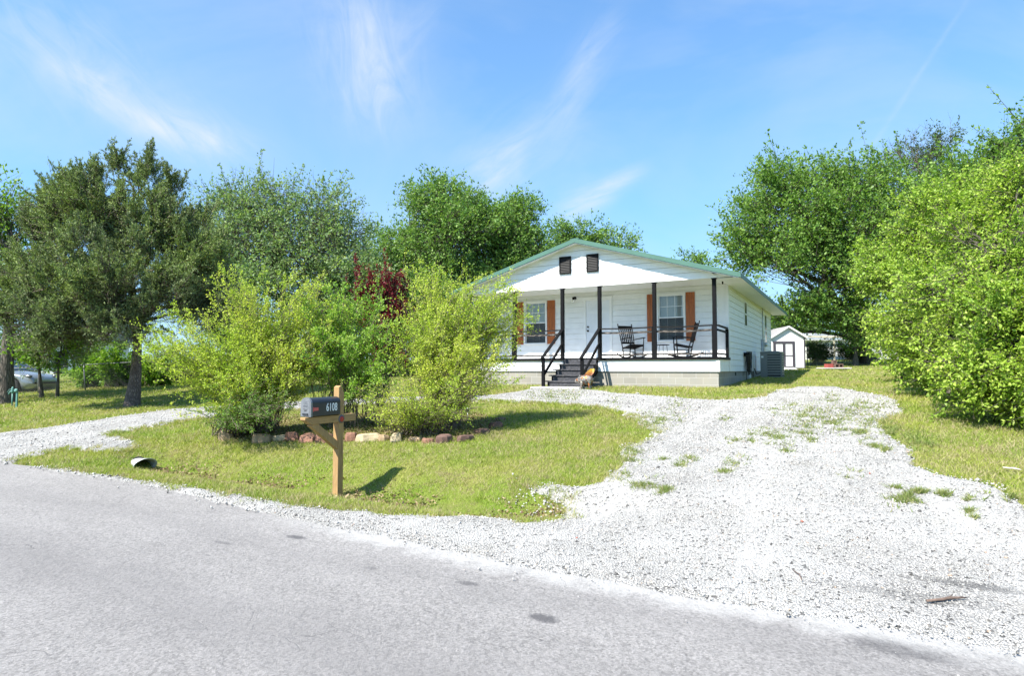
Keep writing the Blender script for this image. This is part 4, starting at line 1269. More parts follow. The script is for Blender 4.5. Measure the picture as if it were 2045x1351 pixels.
for vx0, vx1 in ((-5.08, -4.66), (-4.11, -3.70)):
    fr = MB()
    z0, z1 = 4.76, 5.34
    for a in ((vx0, vx0 + .045, z0, z1), (vx1 - .045, vx1, z0, z1), (vx0 + .045, vx1 - .045, z1 - .045, z1), (vx0 + .045, vx1 - .045, z0, z0 + .045)):
        fr.box(a[0], a[1], -.055, -.008, a[2], a[3])
    v_ = fr.build("gable_vent", M['vent_dark'], house)
    lo = MB()
    n = 9
    for i in range(n):
        zz = z0 + .05 + (z1 - z0 - .1) * (i + .5) / n
        lo.add([(vx0 + .045, -.05, zz - .022), (vx1 - .045, -.05, zz - .022), (vx1 - .045, -.02, zz + .022), (vx0 + .045, -.02, zz + .022),
                (vx0 + .045, -.05, zz - .028), (vx1 - .045, -.05, zz - .028), (vx1 - .045, -.02, zz + .016), (vx0 + .045, -.02, zz + .016)],
               [(0, 1, 2, 3), (7, 6, 5, 4), (0, 4, 5, 1), (3, 2, 6, 7)])
    lo.box(vx0 + .045, vx1 - .045, -.02, -.0165, z0 + .045, z1 - .045)
    lo.build("louver", M['louver'], v_)

# roof
YF, YB = -.32, 14.1
XE0, XE1 = -9.47, .67
rf = MB()
for sgn, xe in ((1, XE1), (-1, XE0)):
    ze = roof_z(xe)
    rf.add([(XC, YF, ZR), (xe, YF, ze), (xe, YB, ze), (XC, YB, ZR), (XC, YF, ZR - .04), (xe, YF, ze - .04), (xe, YB, ze - .04), (XC, YB, ZR - .04)],
           [(0, 1, 2, 3), (7, 6, 5, 4), (0, 4, 5, 1), (1, 5, 6, 2), (2, 6, 7, 3)])
    y = YF + .2
    while y < YB:
        rf.beam((XC + sgn * .05, y, ZR + .005 - .05 * SL), (xe, y, ze + .008), .03, .022)
        y += .23
rf.beam((XC, YF - .01, ZR + .012), (XC, YB, ZR + .012), .30, .02)
roof = rf.build("roof", M['green_metal'], house)
# green rake and eave trim, white soffits
fa = MB()
for sgn, xe in ((1, XE1), (-1, XE0)):
    ze = roof_z(xe)
    d = -.112
    fa.add([(XC, YF - .012, ZR + .025), (xe, YF - .012, ze + .025), (xe, YF - .012, ze + d), (XC, YF - .012, ZR + d), (XC, YF + .012, ZR + .025), (xe, YF + .012, ze + .025), (xe, YF + .012, ze + d), (XC, YF + .012, ZR + d)],
           [(0, 1, 2, 3), (7, 6, 5, 4), (2, 6, 7, 3), (1, 5, 6, 2), (0, 4, 5, 1)])
    fa.box(*sorted((xe, xe + sgn * .014)), YF - .012, YB, ze - .11, ze + .024)
fa.build("fascia", M['green_metal'], roof)
so = MB()
for sgn, xe in ((1, XE1), (-1, XE0)):
    ze = roof_z(xe)
    x2 = xe - sgn * .05
    z2 = roof_z(x2)
    # sloping underside of the front overhang
    so.add([(XC, YF + .014, ZR - .12), (x2, YF + .014, z2 - .12), (x2, -.004, z2 - .12), (XC, -.004, ZR - .12)], [(3, 2, 1, 0)])
    so.add([(XC, YF + .014, ZR - .14), (x2, YF + .014, z2 - .14), (x2, YF + .03, z2 - .14), (XC, YF + .03, ZR - .14), (XC, YF + .014, ZR - .12), (x2, YF + .014, z2 - .12)], [(0, 1, 2, 3), (0, 4, 5, 1)])
    xi = WX1 + .023 if sgn > 0 else WX0 - .023
    # eave soffit, in panels with seams
    y = .0
    while y < YB - .02:
        y2 = min(y + 1.22, YB - .02)
        a_, b2 = sorted((xi, xe - sgn * .004))
        so.box(a_, b2, y + .006, y2 - .006, ze - .075, ze - .06)
        y = y2
    a_, b2 = sorted((xi, xe - sgn * .004))
    so.box(a_, b2, -.002, YB - .02, ze - .058, ze - .05)
so.build("soffit", M['soffit'], roof)
# porch ceiling of narrow boards
pc = MB()
y = .135
while y < WY0 - .02:
    y2 = min(y + .098, WY0 - .016)
    pc.box(-8.79, -.01, y + .002, y2 - .002, ZC, ZC + .015)
    y = y2
pc.box(-8.79, -.01, .135, WY0 - .016, ZC + .016, ZC + .03)
pc.build("porch_ceiling", M['soffit'], house)

# porch deck
dk = MB()
y = -.03
while y < WY0 - .03:
    y2 = min(y + .14, WY0 - .026)
    dk.box(-8.8, -.0, y + .003, y2 - .003, ZD - .035, ZD)
    y = y2
M['deck_paint'] = mat("grey_white_deck", (.55, .55, .54), .6, var=.2, vscale=6, stretch=(.3, 3, 1))
dk.build("porch_floor", M['deck_paint'], house)
et = MB()
et.box(-8.84, -5.02, -.055, -.032, ZD - .075, ZD + .006)
et.box(-3.68, .055, -.055, -.032, ZD - .075, ZD + .006)
et.box(-5.02, -3.68, -.050, -.032, ZD - .075, ZD + .004)
et.box(.03, .055, -.031, WY0 - .03, ZD - .075, ZD + .006)
et.build("deck_edge", M['black'], house)

posts = [-.12, -1.91, -3.70, -5.01, -6.82, -8.68]
for i, px_ in enumerate(posts):
    p_ = MB()
    hw = .055
    p_.box(px_ - hw, px_ + hw, .0, .11, ZD, ZC - .023, ch=.006)
    p_.box(px_ - hw - .025, px_ + hw + .025, -.012, .125, ZC - .045, ZC - .021)
    p_.box(px_ - hw - .02, px_ + hw + .02, -.03, -.001, ZD + .0, ZD + .92 if i not in (2, 3) else ZD + .02)
    p_.build("porch_post", M['black'], house)
hp = MB(); hp.box(-.075, .01, WY0 - .115, WY0 - .026, ZD, ZD + .90, ch=.005); hp.build("porch_post", M['black'], house)

RAILS = (("railing", ZD + .935, .085, .038), ("middle_rail", ZD + .80, .035, .06), ("bottom_rail", ZD + .10, .035, .05))
def railing(xa, xb, ya=.055, yb=.055, sag=.018):
    top = None
    for nm, zz, w_, h_ in RAILS:
        r_ = MB()
        a_, b2 = Vector((xa, ya, zz)), Vector((xb, yb, zz))
        m_ = (a_ + b2) / 2; m_.z -= sag if zz > ZD + .5 else .006
        yo = Vector((0, -.02 if zz > ZD + .9 else 0, 0))
        r_.beam(a_ + yo, m_ + yo, w_, h_, ext=.001); r_.beam(m_ + yo, b2 + yo, w_, h_, ext=.001)
        o = r_.build(nm, M['rail_black'] if nm == 'railing' else M['worn_black'], top or house)
        top = top or o
railing(-8.62, -6.88); railing(-6.76, -5.07); railing(-3.64, -1.97); railing(-1.85, -.18)
top = None
for nm, zz, w_, h_ in RAILS:
    sr = MB(); sr.beam((-.045, .07, zz), (-.045, WY0 - .05, zz), w_, h_)
    o = sr.build(nm, M['black'], top or house); top = top or o

# stairs
stairs = MB()
NR = 5
RH = (ZD - 1.06) / NR
for sx0 in (-4.97, -3.79):
    poly = [(-1.2, 1.02), (-.88, 1.02), (.0, ZD - .46), (.0, ZD - .04)]
    for i in range(NR - 1):
        yy = -.0 - .3 * (i)
        poly += [(yy, ZD - RH * (i + 1) - .04), (yy - .3, ZD - RH * (i + 1) - .04)]
    n = len(poly)
    vs = [(sx0, a_, b2) for a_, b2 in poly] + [(sx0 + .04, a_, b2) for a_, b2 in poly]
    stairs.add(vs, [tuple(range(n)), tuple(range(2 * n - 1, n - 1, -1))] + [(i, n + i, n + (i + 1) % n, (i + 1) % n) for i in range(n)])
st_o = stairs.build("stairs", M['black'], house)
for i in range(NR - 1):
    t_ = MB()
    zz = ZD - RH * (i + 1)
    y1 = -.3 * i
    t_.box(-5.06, -3.70, y1 - .33, y1 - .16, zz - .038, zz, ch=.004); t_.box(-5.06, -3.70, y1 - .155, y1 - .003 if i else y1 - .06, zz - .038, zz, ch=.004)
    t_.build("tread", M['tread'], st_o)
rs_ = MB()
for i in range(NR):
    z1_ = ZD - RH * i - .04
    y1 = -.3 * i
    rs_.box(-4.93, -3.79, y1 + (.006 if i else -.031) - (.0 if i else .03), y1 + .022 - (0 if i else .025), max(z1_ - RH + .04, 1.02) , z1_ - .001)
rs_.build("riser", M['tread'], st_o)
for hx, topx in ((-5.03, -5.01), (-3.73, -3.70)):
    h_ = MB()
    zb = float(terrain(*house_xy(hx, -1.38)))
    h_.box(hx - .045, hx + .045, -1.42, -1.33, zb - .1, zb + .93, ch=.004)
    h_.build("stair_post", M['black'], house)
    q = MB()
    q.beam((hx, -1.44, zb + .93), (topx, -.01, ZD + .93), .10, .04, ext=.04)
    hro = q.build("handrail", M['black'], house)
    q = MB(); q.beam((hx, -1.33, zb + .40), (topx, -.01, ZD + .46), .04, .085)
    q.build("lower_rail", M['black'], hro)


# windows
def porch_window(R):
    x0, x1, z0, z1 = R
    f = MB()
    e = .055
    # outer casing butted, standing proud of the lap boards
    f.box(x0 - e, x0, WY0 - .05, WY0 + .08, z0 - e, z1 + e); f.box(x1, x1 + e, WY0 - .05, WY0 + .08, z0 - e, z1 + e)
    f.box(x0, x1, WY0 - .05, WY0 + .08, z1, z1 + e); f.box(x0, x1, WY0 - .06, WY0 + .08, z0 - e, z0)
    wnd = f.build("window", M['trim_white'], house)
    zm = (z0 + z1) / 2
    for nm, za, zb, yy in (("upper_sash", zm - .02, z1, WY0 - .005), ("lower_sash", z0, zm + .02, WY0 + .028)):
        s = MB()
        q = .04
        s.box(x0, x0 + q, yy, yy + .03, za, zb); s.box(x1 - q, x1, yy, yy + .03, za, zb)
        s.box(x0 + q, x1 - q, yy, yy + .03, zb - q, zb); s.box(x0 + q, x1 - q, yy, yy + .03, za, za + q)
        for i in (1, 2):
            xx = x0 + q + (x1 - x0 - 2 * q) * i / 3
            s.box(xx - .008, xx + .008, yy + .008, yy + .020, za + q, zb - q)
        zz = (za + zb) / 2
        for i in range(3):
            xa = x0 + q + (x1 - x0 - 2 * q) * i / 3 + .008; xb = x0 + q + (x1 - x0 - 2 * q) * (i + 1) / 3 - .008
            s.box(xa, xb, yy + .008, yy + .020, zz - .008, zz + .008)
        s.build(nm, M['trim_white'], wnd)
    gp = MB()
    gp.box(x0 + .02, x1 - .02, WY0 + .0115, WY0 + .0135, zm, z1 - .02); gp.box(x0 + .02, x1 - .02, WY0 + .0445, WY0 + .0465, z0 + .02, zm + .004)
    gp.build("glass", M['glass'], wnd)
    bl = MB()
    z = z0 + .02
    tilt = .0175
    while z < z1:
        bl.add([(x0 + .01, WY0 + .10, z - tilt), (x1 - .01, WY0 + .10, z - tilt), (x1 - .01, WY0 + .112, z + tilt), (x0 + .01, WY0 + .112, z + tilt)], [(0, 1, 2, 3)])
        z += .034
    bl.build("blind", M['blind'], wnd)
    sn = MB(); sn.add([(x0 + .02, WY0 + .026, z0 + .01), (x1 - .02, WY0 + .026, z0 + .01), (x1 - .02, WY0 + .026, zm + .02), (x0 + .02, WY0 + .026, zm + .02)], [(0, 1, 2, 3)])
    sn.build("insect_screen", M['screen'], wnd)


porch_window(WR); porch_window(WL)
for xa, xb in ((-2.60, -2.29), (-1.31, -1.02), (-7.60, -7.29), (-6.31, -6.00)):
    s = MB()
    n = 3
    wd_ = (xb - xa) / n
    for i in range(n):
        s.box(xa + wd_ * i + .002, xa + wd_ * (i + 1) - .002, WY0 - .040, WY0 - .016, 2.52, 4.11)
    s.box(xa + .004, xb - .004, WY0 - .060, WY0 - .041, 3.80, 3.88); s.box(xa + .004, xb - .004, WY0 - .060, WY0 - .041, 2.72, 2.80)
    s.build("shutter", M['shutter'], house)


def side_window(R):
    y0, y1, z0, z1 = R
    f = MB(); e = .05
    f.box(-.08, .022, y0 - e, y0, z0 - e, z1 + e); f.box(-.08, .022, y1, y1 + e, z0 - e, z1 + e)
    f.box(-.08, .022, y0, y1, z1, z1 + e); f.box(-.08, .030, y0, y1, z0 - e, z0)
    wnd = f.build("window", M['trim_white'], house)
    s = MB(); zm = (z0 + z1) / 2
    s.box(-.03, .021, y0, y1, zm - .025, zm + .025)
    s.build("sash", M['trim_white'], wnd)
    gl_ = MB(); gl_.box(.010, .016, y0, y1, z0, z1); gl_.build("glass", M['side_glass'], wnd)


side_window(S1); side_window(S2)

# door
x0, x1, z0, z1 = DR
cs_ = MB(); e = .085
cs_.box(x0 - e, x0, WY0 - .045, WY0 + .05, z0, z1 + e); cs_.box(x1, x1 + e, WY0 - .045, WY0 + .05, z0, z1 + e); cs_.box(x0, x1, WY0 - .045, WY0 + .05, z1, z1 + e)
cs_.box(x0 - e - .02, x1 + e + .02, WY0 - .055, WY0 - .0, z1 + e, z1 + e + .03)
cs_.build("door_frame", M['trim_white'], house)
dr = MB()
yd = WY0 + .0
dr.box(x0, x1, yd + .012, yd + .05, z0 + .01, z1)
# raised stiles and rails leave six recessed plank panels
for a_ in (x0, (x0 + x1) / 2 - .05, x1 - .1): dr.box(a_, a_ + .1, yd, yd + .012, z0 + .01, z1)
for i, zz in enumerate((z0 + .01, z0 + .82, z0 + 1.60, z1 - .12)):
    for xa in (x0 + .1, (x0 + x1) / 2 + .05): dr.box(xa, xa + (x1 - x0) / 2 - .15, yd, yd + .012, zz, zz + .12)
for k in range(1, 6):
    for xa in (x0 + .1, (x0 + x1) / 2 + .05): dr.box(xa + k * .048, xa + k * .048 + .004, yd + .006, yd + .0125, z0 + .13, z1 - .12)
door = dr.build("door", M['door_white'], house, bevel=.003)
for zz, r_ in ((z0 + .99, .032), (z0 + 1.13, .027)):
    k = MB(); Mx = Matrix.Translation((x0 + .075, yd, zz)) @ Matrix.Rotation(rad(90), 4, 'X')
    k.lathe([(r_, 0), (r_, .012), (r_ * .45, .016), (r_ * .45, .04), (r_ * .95, .05), (r_, .065), (r_ * .6, .078)], 12, Mx)
    k.build("knob", M['knob'], door)
th = MB(); th.box(x0 - .02, x1 + .02, WY0 - .07, WY0 + .0, ZD + .001, ZD + .02); th.build("threshold", M['steel'], house)

# porch lamp: black backplate, arm and hood over a clear jar
lm = MB()
Mx = Matrix.Translation((-5.22, WY0 - .012, 4.14)) @ Matrix.Rotation(rad(90), 4, 'X')
lm.lathe([(.055, 0), (.055, .015), (.03, .025)], 14, Mx)
lm.tube([(-5.22, WY0 - .02, 4.14), (-5.22, WY0 - .09, 4.18), (-5.22, WY0 - .13, 4.15)], .011, 8)
lm.lathe([(.012, .07), (.05, .06), (.058, .0), (.055, -.01)], 14, Matrix.Translation((-5.22, WY0 - .13, 4.10)))
lamp = lm.build("wall_lamp", M['vent_dark'], house)
jr = MB(); jr.lathe([(.045, .09), (.05, .05), (.046, .0), (.02, -.012)], 12, Matrix.Translation((-5.22, WY0 - .13, 4.0)))
jr.build("lamp_glass", M['glass'], lamp)
ob_ = MB(); ob_.box(-5.45, -5.38, WY0 - .03, WY0 - .012, 2.22, 2.33); ob_.build("outlet_box", M['trim_white'], house)
dbp = MB(); dbp.box(-4.98, -4.94, WY0 - .03, WY0 - .012, 3.02, 3.12); dbp.build("doorbell", M['trim_white'], house)
# meter, conduit, breaker box on the right wall
mt_ = MB()
mt_.box(.02, .13, 9.62, 9.95, 2.30, 2.86); mt_.tube([(.06, 9.78, 2.86), (.06, 9.78, 4.24)], .022, 8)
Mx = Matrix.Translation((.13, 9.78, 2.66)) @ Matrix.Rotation(rad(90), 4, 'Y')
mt_.lathe([(.085, 0), (.085, .03), (.075, .09), (.03, .11)], 14, Mx)
mt_.tube([(.05, 9.45, 2.9), (.05, 9.45, 1.9), (.05, 9.8, 1.7)], .016, 7)
mt_.build("electric_meter", M['steel'], house)
bk = MB(); bk.box(.02, .10, 10.1, 10.5, 1.95, 2.42); bk.build("breaker_box", M['trim_white'], house)
hb = MB()
hb.tube([(.03, 4.60, 2.14), (.16, 4.60, 2.14), (.19, 4.60, 2.20)], .014, 7); hb.tube([(.03, 5.25, 2.14), (.16, 5.25, 2.14), (.19, 5.25, 2.20)], .014, 7)
hb.tube([(.17, 4.60, 2.14), (.17, 5.25, 2.14)], .014, 7); hb.box(.02, .035, 4.55, 5.30, 2.06, 2.20)
hb.build("hose_bracket", M['vent_dark'], house)
pp = MB(); pp.tube([(.045, 7.0, 2.2), (.045, 7.0, 1.25)], .014, 7); pp.box(.02, .06, 6.95, 7.05, 2.15, 2.24); pp.build("drain_pipe", M['trim_white'], house)
ac_ = MB(); ac_.box(-.028, .012, 5.95, 6.35, 1.12, ZS - .01); ac_.build("crawl_door", M['trim_white'], house)
sp = MB(); sp.box(.03, .07, .45, .49, 4.15, 4.23); sp.build("eave_hook", M['vent_dark'], house)
#@@HOUSE_END
# ------------------------------------------------------------------ things on and around the porch
def hw(lx, ly, z=0.0):
    p = house_xy(lx, ly)
    return (p[0], p[1], z)


def make_rocker():
    e = empty("rocking_chair")
    # chair faces local -y; floor at z = 0, tipped back by the arc of the runners
    seat = MB()
    for i in range(9):
        y = -.24 + i * .055
        seat.beam((-.25 + .015 * i / 8, y, .43 - .012 * i), (.25 - .015 * i / 8, y, .43 - .012 * i), .045, .018)
    seat.beam((-.25, -.25, .40), (.25, -.25, .40), .025, .05); seat.beam((-.22, .2, .335), (.22, .2, .335), .025, .05)
    seat.beam((-.24, -.26, .405), (-.21, .22, .32), .025, .045); seat.beam((.24, -.26, .405), (.21, .22, .32), .025, .045)
    seat.build("seat", M['black'], e)
    bk = MB()
    for sx in (-1, 1):
        bk.tube([(sx * .23, .17, .05), (sx * .235, .22, .34), (sx * .255, .33, .75), (sx * .27, .44, 1.10)], [.017, .019, .018, .015], 8)
        bk.lathe([(.014, 0), (.021, .015), (.021, .03), (.008, .05)], 8, Matrix.Translation((sx * .27, .44, 1.095)))
    bk.build("back_post", M['black'], e)
    bs = MB()
    bs.beam((-.26, .405, 1.02), (.26, .405, 1.02), .022, .11, up=(0, -.3, 1))
    bs.beam((-.23, .265, .50), (.23, .265, .50), .022, .055, up=(0, -.3, 1))
    for i in range(6):
        x = -.19 + i * .076
        bs.beam((x * .92, .268, .50), (x, .395, 1.0), .042, .012, up=(0, 1, 0))
    bs.build("backrest", M['black'], e)
    for sx in (-1, 1):
        a = MB()
        a.beam((sx * .265, -.30, .655), (sx * .255, .285, .615), .062, .022, ext=.01)
        a.build("arm", M['black'], e)
        l = MB()
        l.tube([(sx * .25, -.22, .045), (sx * .25, -.245, .35), (sx * .26, -.26, .65)], [.017, .021, .016], 8)
        l.build("leg", M['black'], e)
        r = MB()
        R = 1.15
        pts = []
        for i in range(12):
            t = -.44 + i * .085
            pts.append((sx * .24, .0 + R * math.sin(t), .018 + R * (1 - math.cos(t))))
        for p, q in zip(pts[:-1], pts[1:]): r.beam(p, q, .024, .042, ext=.003)
        r.build("rocker", M['black'], e)
        s_ = MB()
        s_.tube([(sx * .25, -.23, .14), (sx * .228, .19, .15)], .009, 6); s_.build("stretcher", M['black'], e)
        s_ = MB(); s_.tube([(sx * .25, -.23, .24), (sx * .228, .19, .25)], .009, 6); s_.build("stretcher", M['black'], e)
    for y_, z_ in ((-.235, .17), (-.235, .28), (.19, .20)):
        f = MB(); f.tube([(-.25 if y_ < 0 else -.23, y_, z_), (.25 if y_ < 0 else .23, y_, z_)], .009, 6); f.build("stretcher", M['black'], e)
    return e


def copy_tree(o, parent=None):
    c = o.copy(); C.objects.link(c)
    if parent: c.parent = parent
    for ch in list(o.children):
        if ch.name.split('.')[0] == 'x': continue
        k = ch.copy(); C.objects.link(k); k.parent = c
        for g_ in list(ch.children):
            m_ = g_.copy(); C.objects.link(m_); m_.parent = k
    return c


rc = make_rocker()
rc2 = copy_tree(rc)
rc.location = hw(-2.86, .80, ZD + .002)
rc.rotation_euler = (rad(0), 0, RZ + rad(52))
tag(rc, "black slatted rocking chair next to the front door, left of the small table", "rocking chair", "black rocking chairs on the porch")
rc2.location = hw(-1.22, .82, ZD + .002)
rc2.rotation_euler = (rad(0), 0, RZ + rad(-66))
tag(rc2, "black slatted rocking chair at the corner post end of the porch", "rocking chair", "black rocking chairs on the porch")

tb = empty("side_table", hw(-1.87, .85, ZD + .002), 0, "small round black wire table between the two rocking chairs", "side table")
t_ = MB(); t_.lathe([(.19, 0), (.20, .006), (.20, .02), (.19, .024)], 24, Matrix.Translation((0, 0, .40))); t_.build("table_top", M['vent_dark'], tb)
for i in range(6):
    a = i * math.pi / 3 + .3
    l = MB(); l.tube([(.13 * math.cos(a), .13 * math.sin(a), .40), (.15 * math.cos(a), .15 * math.sin(a), .2), (.19 * math.cos(a), .19 * math.sin(a), 0.0)], .006, 6)
    l.build("leg", M['vent_dark'], tb)

# winged pig made from scrap metal
_pg = house_xy(-3.50, -1.66)
pz = np.array([_pg[0], _pg[1], float(terrain(*_pg)) + .01])
pig = empty("pig_sculpture", tuple(pz), RZ + rad(8), "rusty patchwork metal pig sculpture with yellow wings beside the porch steps", "garden sculpture")
def patch(b, p, ob):
    vo = b.n("ShaderNodeTexVoronoi", feature='F1'); b.put(vo.inputs["Vector"], ob); vo.inputs["Scale"].default_value = 17
    ve = b.n("ShaderNodeTexVoronoi", feature='DISTANCE_TO_EDGE'); b.put(ve.inputs["Vector"], ob); ve.inputs["Scale"].default_value = 17
    bw = b.n("ShaderNodeSeparateColor"); b.put(bw.inputs[0], vo.outputs["Color"])
    nd = b.n("ShaderNodeValToRGB"); nd.color_ramp.interpolation = 'CONSTANT'
    el = nd.color_ramp.elements
    cols = [(0, (.24, .25, .24)), (.22, (.06, .05, .05)), (.36, (.30, .28, .24)), (.55, (.12, .15, .15)), (.68, (.42, .14, .03)), (.78, (.3, .3, .28)), (.9, (.14, .06, .03))]
    while len(el) < len(cols): el.new(.5)
    for e_, (q, c_) in zip(el, cols): e_.position = q; e_.color = (*c_, 1)
    b.put(nd.inputs[0], bw.outputs[0])
    c = b.mix(b.ramp(ve.outputs["Distance"], [(.0, 1.0), (.05, 0.0)]), nd.outputs[0], (.07, .045, .03))
    c = b.mix(b.ramp(b.noise(ob, 22, 4, .7), [(.5, 0.0), (.65, .6)]), c, (.20, .10, .05))
    b.put(p.inputs["Base Color"], c)
M['patch'] = mat("patchwork_metal", (.4, .4, .4), .5, metal=.35, fn=patch, bump=.5)
def wingc(b, p, ob):
    sep = b.n("ShaderNodeSeparateXYZ"); b.put(sep.inputs[0], ob)
    f = b.m('ADD', b.m('MULTIPLY', b.m('SUBTRACT', sep.outputs[2], .40), 5.0), b.m('MULTIPLY', b.m('SUBTRACT', b.noise(b.vec(ob, scale=(1, 1, 4)), 9, 4), .5), 1.6))
    b.put(p.inputs["Base Color"], b.ramp(f, [(.0, (.22, .07, .03)), (.4, (.42, .16, .04)), (.8, (.55, .36, .03))]))
M['wing'] = mat("painted_wing", (.7, .4, .05), .45, fn=wingc)
pb = MB()
rg = np.random.default_rng(5)
def ell(mb, c, r, n=14, m_=10, M_=None):
    pr = [(math.sin(math.pi * i / m_) * 1.0, -math.cos(math.pi * i / m_)) for i in range(m_ + 1)]
    pr[0] = (.02, -1); pr[-1] = (.02, 1)
    T = (M_ or Matrix.Identity(4)) @ Matrix.Translation(c) @ Matrix.Diagonal((*r, 1))
    mb.lathe(pr, n, T)
ell(pb, (.03, 0, .27), (.215, .16, .165)); ell(pb, (-.14, 0, .26), (.13, .12, .13)); ell(pb, (-.23, 0, .235), (.075, .075, .075))
pb.lathe([(.052, 0), (.055, .03), (.05, .035)], 12, Matrix.Translation((-.285, 0, .23)) @ Matrix.Rotation(rad(-90), 4, 'Y'))
for lx in (-.10, .13):
    for ly in (-.085, .085): pb.tube([(lx, ly, .2), (lx, ly, .08), (lx + .0, ly, 0)], [.05, .036, .042], 9)
pob = pb.build("body", M['patch'], pig)
rm = pob.modifiers.new("remesh", 'REMESH'); rm.mode = 'VOXEL'; rm.voxel_size = .012; rm.use_smooth_shade = True
sm_ = pob.modifiers.new("smooth", 'SMOOTH'); sm_.iterations = 4
for sy in (-1, 1):
    wv2 = MB()
    out = [(-.03, .36), (.00, .43), (.05, .49), (.11, .545), (.17, .585), (.215, .60), (.235, .575), (.225, .54), (.235, .52), (.215, .485), (.215, .46), (.185, .43), (.17, .41), (.13, .38), (.07, .36), (.02, .345)]
    n = len(out)
    vs = [(x, sy * (.07 + (z - .35) * .25), z) for x, z in out] + [(x, sy * (.082 + (z - .35) * .25), z) for x, z in out]
    wv2.add(vs, [tuple(range(n)), tuple(range(2 * n - 1, n - 1, -1))] + [(i, n + i, n + (i + 1) % n, (i + 1) % n) for i in range(n)])
    for k in range(4):
        a_ = out[3 + k * 3]
        wv2.tube([(.0 + .03 * k, sy * .078, .365), (a_[0] * .93, sy * (.078 + (a_[1] - .35) * .24), a_[1] * .97)], .006, 5)
    wv2.build("wing", M['wing'], pig)
    er = MB(); er.lathe([(.045, 0), (.03, .03), (.004, .07)], 8, Matrix.Translation((-.15, sy * .07, .35)) @ Matrix.Rotation(rad(sy * -25), 4, 'X') @ Matrix.Diagonal((1, .4, 1, 1)))
    er.build("ear", M['patch'], pig)
tl_ = MB(); tl_.tube([(.235, 0, .29), (.27, .015, .31), (.275, -.01, .34), (.255, 0, .35)], .008, 6); tl_.build("tail", M['patch'], pig)

# concrete landing pad at the foot of the steps
pd = MB(); pzz = float(terrain(*house_xy(-4.4, -1.7)))
pd.box(-5.2, -3.6, -1.95, -1.24, pzz - .06, pzz + .045, ch=.01)
pdo = pd.build("step_slab", M['concrete'])
pdo.location = (HX[0], HX[1], 0); pdo.rotation_euler = (0, 0, RZ)
tag(pdo, "thin pale concrete slab at the foot of the black porch steps", "slab")

# garden hose hung on the wall
hs = MB()
rg = np.random.default_rng(9)
for k in range(17):
    pts = []
    y0 = 4.60 + rg.uniform(0, .22); y1 = 5.25 - rg.uniform(0, .25); d = rg.uniform(.40, .78)
    for i in range(13):
        a = math.pi * i / 12
        pts.append((.06 + .008 * k + .02 * rg.random(), (y0 + y1) / 2 - (y1 - y0) * .5 * math.cos(a) * (1 - .35 * math.sin(a)), 2.17 - d * math.sin(a) ** .7))
    pts += [((.08 + .008 * k), (y0 + y1) / 2 + .1, 2.22), ((.08 + .008 * k), (y0 + y1) / 2 - .1, 2.22), pts[0]]
    hs.tube(pts, .014, 6, cap=False)
hs.tube([(.10, 4.62, 2.15), (.08, 4.55, 1.85), (.10, 4.60, 1.55), (.08, 4.66, 1.30), (.09, 4.66, 1.16)], .012, 6)
M['hose'] = mat("dark_hose", (.035, .034, .032), .6)
ho = hs.build("garden_hose", M['hose'])
ho.location = (HX[0], HX[1], 0); ho.rotation_euler = (0, 0, RZ)
tag(ho, "dark garden hose hanging in loops on the right side wall", "hose")

# air conditioner
acx, acy = .64, 7.55
gz = float(terrain(*house_xy(acx, acy)))
ac = empty("air_conditioner", hw(acx, acy, gz), RZ, "large grey slatted air conditioning unit standing beside the right house wall", "air conditioner")
M['ac'] = mat("grey_enamel", (.20, .205, .20), .5, var=.05)
M['ac_dark'] = mat("dark_grille", (.02, .02, .02), .7)
b_ = MB()
b_.box(-.42, .42, -.42, .42, .04, 1.0)
b_.build("core", M['ac_dark'], ac)
c_ = MB()
c_.box(-.456, -.16, -.452, -.40, .04, 1.0, ch=.006)
cab_ = c_.build("service_panel", M['ac'], ac)
for sx in (-1, 1):
    for sy in (-1, 1):
        if sx == -1 and sy == -1: continue
        c_ = MB(); c_.box(min(sx * .38, sx * .455), max(sx * .38, sx * .455), min(sy * .38, sy * .455), max(sy * .38, sy * .455), .04, 1.0, ch=.01)
        c_.build("corner_post", M['ac'], ac)
tp_ = MB(); tp_.box(-.465, .465, -.465, .465, 1.0, 1.045, ch=.012); tp_.lathe([(.33, 0), (.33, .02), (.28, .035)], 20, Matrix.Translation((0, 0, 1.044))); tp_.build("lid", M['ac'], ac)
bs_ = MB(); bs_.box(-.46, .46, -.46, .46, 0, .04); bs_.build("base", M['ac'], ac)
sl = MB()
for i in range(9):
    z_ = .10 + i * .104
    for (x0_, x1_, y0_, y1_) in ((-.16, .38, -.452, -.43), (.43, .452, -.38, .38)):
        sl.box(x0_, x1_, y0_, y1_, z_, z_ + .072)
sl.build("louver", M['ac'], ac)
ac.scale = (.86, .86, .95)
lb_ = MB(); lb_.box(-.42, -.32, -.458, -.453, .80, .88); lb_.build("sticker", M['trim_white'], ac)
lns = MB(); lns.tube([(-.46, -.1, .2), (-.6, -.5, .12), (-.60, -.9, .2), (-.60, -1.3, .35)], .022, 7); lns.build("pipe", M['hose'], ac)

